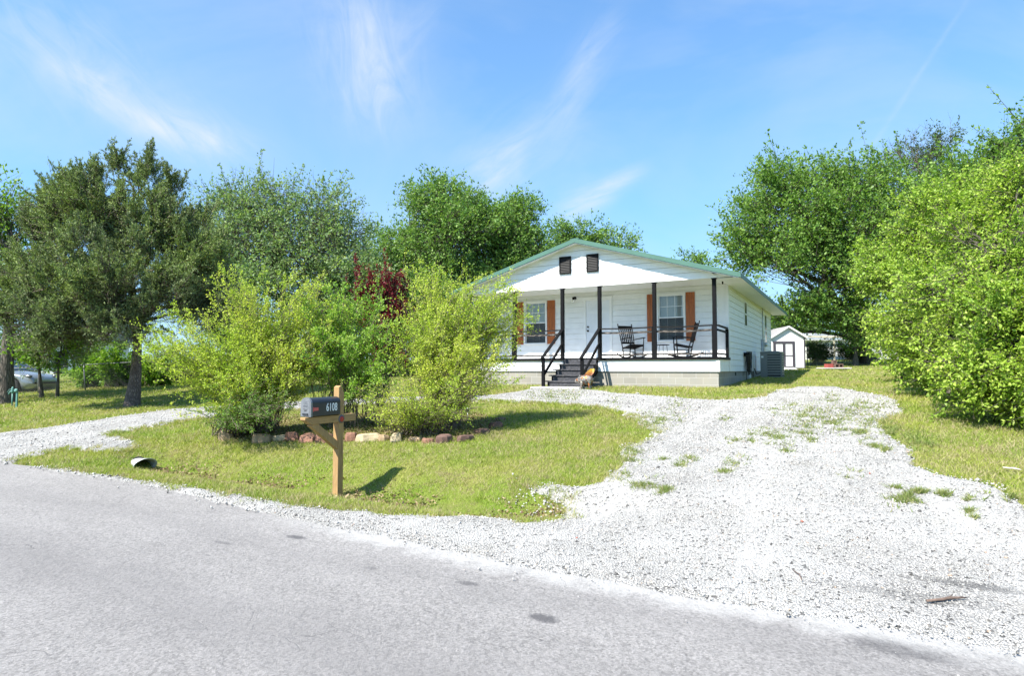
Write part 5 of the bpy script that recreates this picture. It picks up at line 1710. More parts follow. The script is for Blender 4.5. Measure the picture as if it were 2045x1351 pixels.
# ------------------------------------------------------------------ shed
shY = 33.0
def fy(px, Y): return (px - 1022.5) / FPX * Y
sp0 = np.array([fy(1540, shY), shY])                    # front left
shed = empty("shed", (fy(1542, shY), shY, 1.58), rad(-5), "small white garden shed with dark-trimmed double doors behind the house", "shed")
Wd, Dp, Hh, Pk = 1.70, 2.6, 1.72, 2.27
M['shed_white'] = mat("white_shed_panel", (.72, .72, .70), .6, var=.04)
M['shed_trim'] = mat("dark_purple_grey_trim", (.055, .048, .06), .6)
M['shingle'] = mat("grey_shingles", (.26, .25, .25), .9, var=.3, vscale=20, bump=.5)
s = MB()
s.add([(0, 0, .1), (Wd, 0, .1), (Wd, 0, Hh), (Wd / 2, 0, Pk), (0, 0, Hh)], [(0, 1, 2, 3, 4)])
s.add([(0, Dp, .1), (Wd, Dp, .1), (Wd, Dp, Hh), (Wd / 2, Dp, Pk), (0, Dp, Hh)], [(4, 3, 2, 1, 0)])
s.add([(0, 0, .1), (0, Dp, .1), (0, Dp, Hh), (0, 0, Hh)], [(3, 2, 1, 0)])
s.add([(Wd, 0, .1), (Wd, Dp, .1), (Wd, Dp, Hh), (Wd, 0, Hh)], [(0, 1, 2, 3)])
y = .3
while y < Dp:
    s.box(Wd + .001, Wd + .006, y, y + .012, .1, Hh - .01); y += .4
s.build("wall", M['shed_white'], shed)
r = MB()
for a_, b2 in ((-.10, Wd / 2), (Wd + .10, Wd / 2)):
    za = Hh - .03
    r.add([(a_, -.12, za), (b2, -.12, Pk + .02), (b2, Dp + .1, Pk + .02), (a_, Dp + .1, za), (a_, -.12, za + .05), (b2, -.12, Pk + .07), (b2, Dp + .1, Pk + .07), (a_, Dp + .1, za + .05)],
          [(0, 1, 2, 3), (7, 6, 5, 4), (0, 4, 5, 1), (0, 3, 7, 4)])
shr = r.build("roof", M['shingle'], shed)
r = MB()
for a_ in (-.10, Wd + .10): r.beam((a_, -.13, Hh - .01), (Wd / 2, -.13, Pk + .045), .02, .09)
r.build("fascia", M['shed_white'], shr)
tr = MB()
dx0, dx1, dz1 = .06, .06 + 1.12, 1.52
for x0_, x1_, z0_, z1_ in ((dx0, dx0 + .06, .12, dz1), (dx1 - .06, dx1, .12, dz1), (dx0 + .06, dx1 - .06, dz1 - .06, dz1)): tr.box(x0_, x1_, -.03, -.002, z0_, z1_)
tr.build("door_casing", M['shed_trim'], shed); tr = MB()
tr.box(Wd - .05, Wd + .012, -.02, -.002, .1, Hh - .02); tr.box(Wd + .002, Wd + .013, -.002, .07, .1, Hh - .02); 
tr.build("corner_trim", M['shed_trim'], shed)
for x0_, x1_ in ((dx0 + .065, dx0 + .555), (dx0 + .565, dx1 - .065)):
    d_ = MB(); d_.box(x0_, x1_, -.020, -.001, .13, dz1 - .065); dd_ = d_.build("door", M['shed_white'], shed)
    t = MB()
    for u0, u1, v0, v1 in ((x0_, x0_ + .065, .13, dz1 - .065), (x1_ - .065, x1_, .13, dz1 - .065), (x0_ + .065, x1_ - .065, dz1 - .13, dz1 - .065), (x0_ + .065, x1_ - .065, .13, .19), (x0_ + .065, x1_ - .065, .72, .77)):
        t.box(u0, u1, -.036, -.021, v0, v1)
    t.build("door_trim", M['shed_trim'], dd_)
k = MB(); k.box(dx0 + .50, dx0 + .54, -.06, -.037, .70, .82); k.build("latch", M['black'], shed)
for xx in (.1, Wd - .2):
    sk2 = MB(); sk2.box(xx, xx + .1, .05, Dp - .05, .0, .098); sk2.build("skid", M['shed_trim'], shed)
rmp = MB(); rmp.add([(.25, -.62, -.02), (1.15, -.62, -.02), (1.15, -.01, .1), (.25, -.01, .1), (.25, -.62, -.06), (1.15, -.62, -.06), (1.15, -.01, .0), (.25, -.01, .0)], [(0, 1, 2, 3), (0, 4, 5, 1), (1, 5, 6, 2), (3, 7, 4, 0)])
rmp.build("ramp", M['shed_white'], shed)

# brick fire pit
fpY = 31.5
fpz = 1.64
fpx = fy(1663, fpY)
sl_ = MB(); sl_.box(-.65, .72, -.45, .45, -.02, .04, ch=.012)
o = sl_.build("concrete_slab", M['concrete']); o.location = (fpx, fpY, fpz); tag(o, "flat pale concrete slab lying on the back lawn under the bricks", "slab")
M['red_brick'] = mat("red_clay_brick", (.27, .05, .04), .85, var=.3, vscale=15, bump=.5)
M['brown_block'] = mat("brown_block", (.16, .10, .075), .9, var=.3, vscale=12, bump=.5)
def hollow(name, x, z, w_, h_, d_, mt, lab, t=.035, cat="block"):
    b = MB()
    b.box(-w_ / 2, w_ / 2, -d_ / 2, d_ / 2, 0, t); b.box(-w_ / 2, w_ / 2, -d_ / 2, d_ / 2, h_ - t, h_)
    b.box(-w_ / 2, -w_ / 2 + t, -d_ / 2, d_ / 2, t, h_ - t); b.box(w_ / 2 - t, w_ / 2, -d_ / 2, d_ / 2, t, h_ - t); b.box(-t / 2, t / 2, -d_ / 2, d_ / 2, t, h_ - t)
    o = b.build(name, mt, bevel=.004); o.location = (fpx + x, fpY, fpz + .041 + z)
    tag(o, lab, cat)
b = MB(); b.box(-.14, .14, -.2, .2, 0, .19, ch=.008); o = b.build("brick_stack", M['red_brick']); o.location = (fpx - .22, fpY, fpz + .041); tag(o, "solid red brick block on the slab, left of the hollow block", "block")
hollow("hollow_block", .22, 0, .42, .19, .4, M['brown_block'], "dark hollow block lying at the right on the concrete slab")
hollow("hollow_block", .06, .195, .20, .19, .2, M['brown_block'], "small brown block stacked on top of the hollow block", t=.03)

# neighbour's house and carport behind on the right
nh = empty("neighbour_house", (fy(1640, 62), 62, 2.1), rad(0), "distant white house with low grey gable roof beyond the back fence", "house")
s = MB()
def rel(px, py, Y=62): 
    p = at(px, py, Y); return p[0] - fy(1640, 62), p[2] - 2.1
xl, zt = rel(1612, 672); xm, zp = rel(1637, 664.5); xr_, zr = rel(1661, 672)
s.add([(xl, 0, 0), (xr_, 0, 0), (xr_, 0, zt), (xm, 0, zp), (xl, 0, zt)], [(0, 1, 2, 3, 4)])
s.add([(xr_, 0, 0), (xr_, 11, 0), (xr_, 11, zt), (xr_, 0, zt)], [(0, 1, 2, 3)])
s.add([(xr_, 3.0, 0), (xr_ + 2.6, 3.0, 0), (xr_ + 2.6, 3.0, zt - .4), (xr_, 3.0, zt)], [(0, 1, 2, 3)])
y = .2
while y < zt: s.box(xl, xr_, -.02, -.001, y, y + .01); y += .25
s.build("wall", M['shed_white'], nh)
r = MB()
M['metal_roof'] = mat("pale_metal_roof", (.45, .47, .47), .5, var=.06)
for a_ in (xl - .4, xr_ + .4):
    r.add([(a_, -.4, zt - .12), (xm, -.4, zp + .05), (xm, 11, zp + .05), (a_, 11, zt - .12), (a_, -.4, zt - .02), (xm, -.4, zp + .2), (xm, 11, zp + .2), (a_, 11, zt - .02)], [(0, 1, 2, 3), (7, 6, 5, 4), (0, 4, 5, 1), (0, 3, 7, 4)])
r.add([(xm, 2.6, zp + .02), (xr_ + 3.3, 2.6, zt - .75), (xr_ + 3.3, 10, zt - .75), (xm + 1.0, 9.4, zp + .65)], [(0, 1, 2, 3)])
r.build("roof", M['metal_roof'], nh)
cpz = at(1690, 676, 52)
cpt = empty("carport", (fy(1700, 52), 52, 2.3), 0, "low tan flat-roofed carport seen under the elm beyond the fence", "carport")
M['tan'] = mat("tan_metal", (.40, .36, .27), .6)
def relc(px): return fy(px, 52) - fy(1700, 52)
zc = cpz[2] - 2.3
r = MB(); r.add([(relc(1664), 0, zc), (relc(1732), 0, zc), (relc(1732), 5, zc + .35), (relc(1664), 5, zc + .35), (relc(1664), 0, zc + .14), (relc(1732), 0, zc + .14), (relc(1732), 5, zc + .49), (relc(1664), 5, zc + .49)],
                [(3, 2, 1, 0), (4, 5, 6, 7), (0, 1, 5, 4), (0, 4, 7, 3), (1, 2, 6, 5)]); r.build("roof", M['tan'], cpt)
for px in (1668, 1700, 1730):
    q = MB(); q.box(relc(px) - .05, relc(px) + .05, .1, .2, -.1, zc); q.build("post", M['tan'], cpt)
nb2 = MB()
nb2.box(-7, 7, 0, 6, -.2, 2.3)
nbw = empty("outbuilding", (fy(1740, 58), 58, 2.0), 0, "long low white outbuilding behind the carport beyond the back fence", "outbuilding")
nb2.build("wall", M['shed_white'], nbw)
q = MB(); q.box(-7.3, 7.3, -.3, 6.3, 2.3, 2.45); q.build("roof", M['metal_roof'], nbw)

# vine-covered back fence
def chain_fence(name, a, b_, h, label, npost, wire=.06, lean_i=None):
    e = empty(name, (a[0], a[1], float(terrain(np.array(a[0]), np.array(a[1])))), math.atan2(b_[1] - a[1], b_[0] - a[0]), label, "fence")
    Lf = math.hypot(b_[0] - a[0], b_[1] - a[1])
    z0 = e.location.z
    def zt_(x):
        t = x / Lf
        return float(terrain(np.array(a[0] + (b_[0] - a[0]) * t), np.array(a[1] + (b_[1] - a[1]) * t))) - z0
    for i in range(npost):
        x = Lf * i / (npost - 1)
        p = MB(); ln = .10 if i == lean_i else 0
        p.tube([(x, 0, zt_(x) - .1), (x - ln, 0, zt_(x) + h + .03)], .028, 8); p.lathe([(.034, 0), (.034, .02), (.01, .05)], 8, Matrix.Translation((x - ln, 0, zt_(x) + h + .03)))
        p.build("fence_post", M['steel_old'], e)
    r = MB(); n = 12
    pts = [(Lf * i / n, 0, zt_(Lf * i / n) + h) for i in range(n + 1)]
    r.tube(pts, .02, 7); r.build("top_rail", M['steel_old'], e)
    A, Bv = [], []
    x = 0
    while x < Lf:
        for s_ in (1, -1):
            x2 = x + s_ * h
            xa, xb = x, min(max(x2, 0), Lf)
            f = abs(xb - xa) / h
            A.append((xa, .01 * s_, zt_(xa) + .02)); Bv.append((xb, .01 * s_, zt_(xb) * 1 + .02 + (h - .04) * f))
        x += wire * 1.4
    W = Woody(); A = np.array(A); Bv = np.array(Bv)
    W.slivers(A, Bv, np.full(len(A), .0028))
    W.build("wire_mesh", M['steel_old'], e)
    return e


M['steel_old'] = mat("weathered_galvanised_pipe", (.16, .17, .165), .6, metal=.3, var=.2)
chain_fence("chain_link_fence", (fy(-120, 23.6), 23.6), (fy(440, 26.0), 26.0), 1.02, "grey chain-link fence behind the cedar in front of the parked car", 7, lean_i=3)
chain_fence("chain_link_fence", (fy(1612, 38), 38), (fy(1800, 41), 41), 1.25, "chain-link fence overgrown with vines across the back yard", 5)
vn = []
for i in range(16):
    px = 1618 + i * 7.5
    vn.append(B(px, 692 + (i % 3) * 3 - 3, 37.9, 9, 9, .25))
    vn.append(B(px + 2, 704, 37.9, 9, 12, .25))
ve_ = make_shrub("vine", "dark leafy vine covering the left half of the back fence", "vine", gy_(1632, 37.8), [b_ for b_ in vn if b_[0][0] < fy(1662, 37.9)], L_['dark'], 81, stems=90, spread_base=.5, side=12, tl=.3, nl=6, leaf=.10, arch=.15)
ve_ = make_shrub("vine", "dark leafy vine with gaps covering the right part of the back fence", "vine", gy_(1696, 38.2), [b_ for b_ in vn if b_[0][0] >= fy(1668, 37.9)], L_['dark'], 82, stems=70, spread_base=.8, side=11, tl=.3, nl=6, leaf=.10, arch=.15)

# ------------------------------------------------------------------ left: neighbour's white house glimpsed through the trees
lh = empty("neighbour_house", (fy(130, 48), 48, .9), rad(18), "white house glimpsed through the trees beyond the left fence", "house")
s = MB(); s.box(-3.2, 2.4, 0, 8, -.5, 3.0)
s.build("wall", M['shed_white'], lh)
r = MB()
r.add([(-3.7, -.7, 2.9), (2.9, -.7, 2.9), (2.9, 4, 4.5), (-3.7, 4, 4.5), (-3.7, 8.7, 2.9), (2.9, 8.7, 2.9)], [(0, 1, 2, 3), (3, 2, 5, 4), (0, 3, 4), (1, 5, 2)])
r.build("roof", M['shingle'], lh)
for x in (-2.2, 1.6):
    f = MB(); f.box(x - .6, x + .6, -.05, -.001, .8, 2.2); wv3 = f.build("window", M['trim_white'], lh)
    q = MB(); q.box(x - .52, x - .03, -.07, -.051, .88, 2.12); q.box(x + .03, x + .52, -.07, -.051, .88, 2.12); q.build("pane", M['dark_room'], wv3)
f = MB(); f.box(-.7, .2, -.05, -.001, -.1, 2.1); f.build("door", M['shed_trim'], lh)

# ------------------------------------------------------------------ parked car behind the fence (front towards the right)
def make_car():
    cy = 25.6
    x0 = fy(96, cy)                      # nose
    gz = float(terrain(np.array(x0 - 1), np.array(cy))) - .10
    e = empty("parked_car", (x0, cy, gz), 0, "silver compact car parked behind the chain-link fence at the far left", "car")
    M['car'] = mat("silver_car_paint", (.25, .275, .285), .28, metal=.45)
    M['car'].node_tree.nodes["Principled BSDF"].inputs["Coat Weight"].default_value = .8
    M['tyre'] = mat("tyre_rubber", (.015, .015, .016), .8)
    M['rim'] = mat("alloy_rim", (.10, .105, .11), .3, metal=.9)
    M['car_glass'] = mat("car_glass", (.015, .02, .022), .05, spec=.8)
    # stations along x: nose at 0, tail at -4.3. lower body section
    prof = [(0.0, .50, .30, .60), (-.06, .62, .24, .72), (-.25, .76, .20, .79), (-.9, .90, .19, .84), (-1.25, .96, .19, .85), (-1.9, .98, .19, .86), (-3.2, 1.00, .19, .86), (-3.9, .99, .20, .84), (-4.2, .92, .26, .78), (-4.32, .75, .34, .68)]
    b = MB()
    n = 12
    vs, fs = [], []
    def arch(x, z):
        for wx in (-.82, -3.42):
            d = .37 ** 2 - (x - wx) ** 2
            if d > 0: z = max(z, .30 + math.sqrt(d))
        return z
    stx = sorted(set([p[0] for p in prof] + [-.82 + .37 * math.cos(math.pi * i / 10) for i in range(11)] + [-3.42 + .37 * math.cos(math.pi * i / 10) for i in range(11)]), reverse=True)
    px_ = [-p[0] for p in prof]
    for x in stx:
        zt = np.interp(-x, px_, [p[1] for p in prof]); zb = np.interp(-x, px_, [p[2] for p in prof]); hwid = np.interp(-x, px_, [p[3] for p in prof])
        za = arch(x, zb)
        za = min(za, zt - .05)
        sec = [(-hwid * .93, za), (-hwid, max(za, zb + .18)), (-hwid, max((za + zt) / 2, za)), (-hwid * .96, zt - .06), (-hwid * .84, zt), (0, zt + .03), (hwid * .84, zt), (hwid * .96, zt - .06), (hwid, max((za + zt) / 2, za)), (hwid, max(za, zb + .18)), (hwid * .93, za), (0, zb)]
        vs += [(x, y_, z_) for y_, z_ in sec]
    m = len(stx)
    for i in range(m - 1):
        for k in range(n):
            j = (k + 1) % n
            fs.append((i * n + k, i * n + j, i * n + n + j, i * n + n + k))
    fs.append(tuple(range(n - 1, -1, -1))); fs.append(tuple((m - 1) * n + k for k in range(n)))
    b.add(vs, fs, True)
    body = b.build("body", M['car'], e)
    # cabin: roof shell plus dark glass band
    cab = [(-1.05, .97), (-1.85, 1.40), (-2.5, 1.48), (-3.3, 1.43), (-4.0, 1.02)]
    g_ = MB(); vs = []
    for x, z in cab:
        h_ = .80 - (z - .97) * .33
        vs += [(x, -h_, z), (x, h_, z)]
    vs += [(-1.05, -.82, .96), (-1.05, .82, .96), (-4.0, -.82, .96), (-4.0, .82, .96)]
    g_.add(vs, [(0, 2, 4, 6, 8)[::-1], (1, 3, 5, 7, 9), (0, 1, 3, 2), (6, 7, 9, 8), (4, 5, 7, 6), (2, 3, 5, 4)])
    g_.build("window", M['car_glass'], e)
    rf_ = MB()
    rf_.add([(x, s_ * (.80 - (z - .97) * .33) * .985, z + .012) for x, z in cab[1:4] for s_ in (-1, 1)], [(0, 1, 3, 2), (2, 3, 5, 4)], True)
    for s_ in (-1, 1):
        for (xa, za), (xb, zb_) in zip(cab[:-1], cab[1:]):
            ha, hb_ = .80 - (za - .97) * .33, .80 - (zb_ - .97) * .33
            rf_.beam((xa, s_ * ha, za), (xb, s_ * hb_, zb_), .05, .06)
        rf_.beam((-2.45, s_ * .80, .97), (-2.5, s_ * .645, 1.46), .07, .03)
    rf_.build("roof", M['car'], e)
    for wx in (-.82, -3.42):
        for sy in (-1, 1):
            w_ = MB()
            Mx = Matrix.Translation((wx, sy * .74, .31)) @ Matrix.Rotation(rad(90), 4, 'X')
            w_.lathe([(.21, -.1), (.30, -.1), (.315, -.07), (.315, .07), (.30, .1), (.21, .1)], 28, Mx)
            wo = w_.build("wheel", M['tyre'], e)
            r_ = MB()
            r_.lathe([(.215, -.08), (.215, .08), (.19, .085), (.185, .02)], 24, Mx)
            for k in range(10):
                a = k * math.pi / 5
                r_.beam(tuple(Mx @ Vector((0, 0, -sy * -.06))), tuple(Mx @ Vector((.2 * math.cos(a), .2 * math.sin(a), sy * .07))), .03, .02)
            r_.build("rim", M['rim'], wo)
    for sy in (-1, 1):
        mi = MB(); ell(mi, (-1.42, sy * .93, 1.02), (.07, .11, .065)); mi.build("side_mirror", M['car'], e)
        hl = MB(); ell(hl, (-.28, sy * .70, .72), (.22, .07, .06)); hl.build("headlight", M['rim'], e)
    ln = MB()
    ln.box(-1.32, -1.31, -.868, -.845, .36, .95); ln.box(-2.45, -2.44, -.868, -.845, .36, .95); ln.build("door_gap", M['tyre'], body)
make_car()

# ------------------------------------------------------------------ mailbox
mb0 = np.array(hit(674, 995))
mz = mb0[2]
mail = empty("mailbox", (mb0[0], mb0[1], mz), RZ, "black mailbox numbered 6108 on a tan timber post by the road", "mailbox")
def wood(name, sc_):
    def f(b, p, ob):
        v = b.vec(ob, scale=sc_)
        n = b.noise(v, 2.4, 6, .7, .9)
        n2 = b.noise(v, 9.0, 4, .7, .2)
        c = b.ramp(n, [(.28, (.16, .088, .034)), (.42, (.31, .185, .072)), (.5, (.40, .25, .10)), (.58, (.29, .165, .065)), (.72, (.46, .30, .135))])
        c = b.mix(b.ramp(n2, [(.5, 0.0), (.7, .5)]), c, (.22, .165, .105))
        b.put(p.inputs["Base Color"], c)
    return mat(name, (.4, .25, .1), .8, fn=f, bump=.4, stretch=sc_, bscale=6)
M['timber'] = wood("treated_pine", (11, 11, .8))
M['timber_h'] = wood("treated_pine_arm", (11, 1.0, 11))
PH = 1.432
mail.scale = (1.07, 1.07, 1.07)
p_ = MB()
hw_ = .046
p_.add([(-hw_, -hw_, -.25), (hw_, -hw_, -.25), (hw_, hw_, -.25), (-hw_, hw_, -.25), (-hw_, -hw_, PH - .015), (hw_, -hw_, PH - .015), (hw_, hw_, PH - .09), (-hw_, hw_, PH - .09), (-hw_, -.01, PH + .005), (hw_, -.01, PH + .005)],
       [(3, 2, 1, 0), (0, 1, 5, 4), (1, 2, 6, 9, 5), (2, 3, 7, 6), (3, 0, 4, 8, 7), (4, 5, 9, 8), (8, 9, 6, 7)])
p_.build("post", M['timber'], mail, bevel=.004)
AZ = 1.062                                   # top of the arm
a_ = MB()
a_.add([(-.040, -.60, AZ - .03), (-.040, .26, AZ - .09), (.050, .26, AZ - .09), (.050, -.60, AZ - .03), (-.040, -.60, AZ), (-.040, .26, AZ), (.050, .26, AZ), (.050, -.60, AZ), (-.040, -.50, AZ - .09), (.050, -.50, AZ - .09)],
       [(4, 7, 6, 5), (0, 3, 7, 4), (0, 8, 9, 3), (8, 1, 2, 9), (1, 5, 6, 2), (0, 4, 5, 1, 8), (3, 9, 2, 6, 7)])
a_.build("arm", M['timber_h'], mail, bevel=.004)
b_ = MB(); b_.beam((0, -.44, AZ - .095), (0, -.03, AZ - .40), .075, .085, ext=.03); b_.build("brace", M['timber'], mail, bevel=.004)
# the box: door towards the road (-y), long side on +x
M['mb_black'] = mat("mailbox_black", (.022, .026, .034), .35, var=.1, vscale=12)
M['mb_door'] = mat("mailbox_door_grey", (.21, .22, .235), .45, metal=.4, var=.12, vscale=30)
BW, BH, BL = .083, .225, .49
zb0 = AZ + .012
def arch_poly(w_, h_, n=14, z0=0.0):
    r = w_
    pts = [(-w_, z0), (w_, z0)]
    for i in range(n + 1):
        t = math.pi * i / n
        pts.append((r * math.cos(t), h_ - r * .85 + r * .85 * math.sin(t)))
    return pts
prof = arch_poly(BW, BH)
y1, y0 = -.055, -.055 - BL
bx = MB(); n = len(prof)
bx.add([(x, y0, zb0 + z) for x, z in prof] + [(x, y1, zb0 + z) for x, z in prof], [tuple(range(n)), tuple(range(2 * n - 1, n - 1, -1))] + [((i + 1) % n, i, n + i, n + (i + 1) % n) for i in range(n)])
box = bx.build("box", M['mb_black'], mail, bevel=.003)
rim_ = MB()
pr2 = arch_poly(BW + .004, BH + .004, z0=-.004)
rim_.add([(x, y0 - .004, zb0 + z) for x, z in pr2] + [(x, y0 + .022, zb0 + z) for x, z in pr2], [tuple(range(n)), tuple(range(2 * n - 1, n - 1, -1))] + [((i + 1) % n, i, n + i, n + (i + 1) % n) for i in range(n)])
door_m = rim_.build("door", M['mb_door'], mail)
pn = MB(); pr3 = arch_poly(BW - .012, BH - .012, z0=.012)
pn.add([(x, y0 - .007, zb0 + z) for x, z in pr3] + [(x, y0 - .0045, zb0 + z) for x, z in pr3], [tuple(range(n)), tuple(range(2 * n - 1, n - 1, -1))] + [((i + 1) % n, i, n + i, n + (i + 1) % n) for i in range(n)])
pn.build("panel", M['mb_door'], door_m)
hl = MB(); hl.box(-.045, .045, y0 - .018, y0 - .0075, zb0 + .018, zb0 + .036); hl.build("door_handle", M['mb_black'], door_m)


def text(body, size, parent, loc, rot, mt, name, depth=.0012, sx=1.0, sp=1.0, off=0.0):
    cu = bpy.data.curves.new(name, 'FONT')
    cu.body = body; cu.size = size; cu.extrude = depth; cu.offset = off
    cu.align_x = 'CENTER'; cu.align_y = 'CENTER'; cu.space_character = sp
    tmp = bpy.data.objects.new(name, cu)
    C.objects.link(tmp)
    me = bpy.data.meshes.new_from_object(tmp.evaluated_get(bpy.context.evaluated_depsgraph_get()))
    bpy.data.objects.remove(tmp)
    me.materials.clear(); me.materials.append(mt)
    o = bpy.data.objects.new(name, me)
    C.objects.link(o); o.parent = parent
    o.location = loc; o.rotation_euler = rot; o.scale = (sx, 1, 1)
    return o


M['num_white'] = mat("white_vinyl", (.75, .76, .77), .5)
text("6108", .138, mail, (BW + .002, -.205, zb0 + .095), (rad(90), 0, rad(90)), M['num_white'], "house_number", sx=.66, sp=1.04, off=.002)
M['door_mark'] = mat("embossed_grey", (.16, .17, .19), .5, metal=.4)
text("U.S.", .042, door_m, (0, y0 - .0082, zb0 + .165), (rad(90), 0, 0), M['door_mark'], "lettering")
text("MAIL", .042, door_m, (0, y0 - .0082, zb0 + .125), (rad(90), 0, 0), M['door_mark'], "lettering")
em = MB()
for k in range(3):
    em.tube([(-.022 + k * .016, y0 - .009, zb0 + .060), (-.006 + k * .016, y0 - .009, zb0 + .092)], .0022, 5)
em.tube([(-.034, y0 - .009, zb0 + .085), (-.024, y0 - .009, zb0 + .098), (-.014, y0 - .009, zb0 + .09)], .0022, 5)
em.build("emblem", M['door_mark'], door_m)
M['flag_red'] = mat("faded_red_flag", (.55, .10, .09), .5)
fl = MB(); fl.box(BW + .001, BW + .006, -.50, -.43, zb0 + .066, zb0 + .105); fl.box(BW + .001, BW + .004, -.515, -.50, zb0 + .058, zb0 + .112)
fl.build("flag", M['flag_red'], mail)
rfm = MB()
Mx = Matrix.Translation((hw_ + .001, .0, AZ - .055)) @ Matrix.Rotation(rad(90), 4, 'Y')
rfm.lathe([(.052, 0), (.054, .004), (.050, .009), (.040, .010)], 24, Mx)
M['refl_rim'] = mat("grey_reflector_rim", (.10, .10, .11), .5)
rr_ = rfm.build("reflector", M['refl_rim'], mail)
def reflfn(b, p, ob):
    ck = b.n("ShaderNodeTexChecker"); b.put(ck.inputs[0], ob); ck.inputs["Scale"].default_value = 220
    ck.inputs["Color1"].default_value = (.42, .03, .025, 1); ck.inputs["Color2"].default_value = (.30, .02, .018, 1)
    b.put(p.inputs["Base Color"], ck.outputs[0])
M['refl'] = mat("red_reflector", (.5, .03, .03), .2, fn=reflfn)
rl = MB(); rl.lathe([(.038, .009), (.036, .013), (.02, .0145)], 24, Mx); rl.build("lens", M['refl'], rr_)

# ------------------------------------------------------------------ stone border of the island bed
M['rock_red'] = mat("red_sandstone", (.25, .125, .085), .9, var=.3, vscale=7, bump=.8, bscale=22)
M['rock_tan'] = mat("tan_sandstone", (.34, .24, .145), .9, var=.3, vscale=7, bump=.8, bscale=22)
M['rock_cream'] = mat("cream_sandstone", (.42, .335, .215), .9, var=.25, vscale=7, bump=.8, bscale=22)
M['rock_dark'] = mat("dark_red_sandstone", (.15, .085, .065), .9, var=.3, vscale=7, bump=.8, bscale=22)
stones = [(432, 459, 862, 882, 'tan', "upright tan-red border stone at the left end of the row under the dark low shrub"),
          (496, 537, 866, 887, 'tan', "wedge-shaped tan border stone, second from the left of the row"),
          (539, 567, 869, 883, 'cream', "small pale border stone between the tan wedge and the squarish red-brown one"),
          (567, 594, 862, 882, 'red', "squarish red-brown border stone below left of the mailbox"),
          (592, 627, 868, 886, 'red', "purplish red border stone directly below the mailbox door"),
          (625, 664, 865, 888, 'red', "biggest reddish border stone just left of the mailbox post"),
          (686, 711, 863, 884, 'red', "blocky red border stone just right of the mailbox post"),
          (707, 757, 865, 885, 'cream', "long cream-coloured slanting border stone right of the mailbox post"),
          (752, 778, 869, 884, 'tan', "flat pinkish tan border stone next to the long cream stone"),
          (776, 800, 865, 885, 'cream', "square cream border stone with a cracked right corner"),
          (812, 842, 874, 883, 'tan', "low thin tan border stone in front of the right low shrub"),
          (841, 866, 876, 887, 'red', "low dark pink border stone right of the thin tan one"),
          (866, 905, 868, 887, 'dark', "broad dark red border stone under the tall yellow-green shrub"),
          (909, 948, 869, 884, 'dark', "grey-brown flat border stone at the shaded right turn of the row"),
          (944, 975, 857, 869, 'dark', "shaded flat stone where the border bends back toward the house"),
          (975, 1003, 842, 858, 'dark', "dark shaded stone near the back end of the border"),
          (985, 1010, 834, 843, 'dark', "last small dark stone at the back right end of the border")]
for i, (xa, xb, ya, yb, cm, lab) in enumerate(stones):
    rg = np.random.default_rng(100 + i)
    foot = hit((xa + xb) / 2, yb - 1)
    dist = foot[1]
    wd_ = (xb - xa) * dist / FPX; ht = max((yb - ya) * dist / FPX * .84, .05); dp = rg.uniform(.16, .26)
    m = MB()
    # a chipped block: rings of an irregular polygon
    n = 9
    vs, fs = [], []
    lev = [(-.12, .92), (.15, 1.0), (.55, .97), (.85, .88), (1.0, .68)]
    ang = np.sort(np.arange(n) * 2 * math.pi / n + rg.normal(0, .12, n))
    rad_ = 1 + rg.normal(0, .07, n)
    tx, ty = rg.normal(0, .10), rg.normal(0, .12)
    for z_, q in lev:
        for k in range(n):
            c_, s_ = math.cos(ang[k]), math.sin(ang[k])
            sq = 1 / max(abs(c_), abs(s_)) ** .65
            vs.append((wd_ / 2 * c_ * sq * q * rad_[k] * (1 + rg.normal(0, .025)), dp / 2 * s_ * sq * q * rad_[k] * (1 + rg.normal(0, .03)), ht * (z_ + (tx * c_ + ty * s_) * (z_ > .5)) + rg.normal(0, .004)))
    for l in range(len(lev) - 1):
        for k in range(n):
            j = (k + 1) % n
            fs.append((l * n + k, l * n + j, l * n + n + j, l * n + n + k))
    fs.append(tuple(range(n - 1, -1, -1)))
    q_ = (len(lev) - 1) * n
    vs.append((0, 0, ht * (1.02)))
    for k in range(n): fs.append((q_ + k, q_ + (k + 1) % n, len(vs) - 1))
    m.add(vs, fs, False)
    o = m.build("border_stone", M['rock_' + cm], bevel=.006)
    ang_t = 0 if xb < 880 else rad(35)
    o.location = (foot[0], foot[1] + dp / 2, foot[2] - .01)
    o.rotation_euler = (0, 0, ang_t + rg.normal(0, .12))
    tag(o, lab, "stone", "sandstones edging the island bed")

# mulch and leaf litter in the bed
x, y = scatter(160000, -8, 2, 8, 16, lambda x, y: np.full(x.shape, .55))
k = in_poly(x, y, bed)
x, y = x[k], y[k]
sx2 = rng.normal(0, 1, len(x))
M['litter'] = leafmat("dry_leaf_litter", (.10, .065, .035), (.24, .165, .09), (.42, .33, .20), trans=.1, rough=.8)
LV = leaves_from_twigs(np.stack([x, y, terrain(x, y) + .012], -1), unit(rng.normal(0, 1, (len(x), 3)) * np.array([1, 1, .15])), np.full(len(x), .02), 1, .04, .5, rng, 1.0, 0, .3, 2.0)
lit = np_obj("leaf_litter", LV, np.arange(len(LV)).reshape(-1, 4), M['litter']); tag(lit, "brown dry leaf litter under the shrubs of the island bed", "leaf litter", kind="stuff")
s1 = rng.uniform(-6, 1.6, 6000); w1 = rng.normal(1.62, .20, 6000)
k = (vnoise(s1, w1, 3.0, 1) > -.3) & (rng.random(6000) < .5)
x, y = from_sw(s1[k], w1[k])
LV = leaves_from_twigs(np.stack([x, y, terrain(x, y) + .03], -1), unit(rng.normal(0, 1, (len(x), 3)) * np.array([1, 1, .3])), np.full(len(x), .02), 1, .045, .5, rng, 1.0, 0, .3, 1.0)
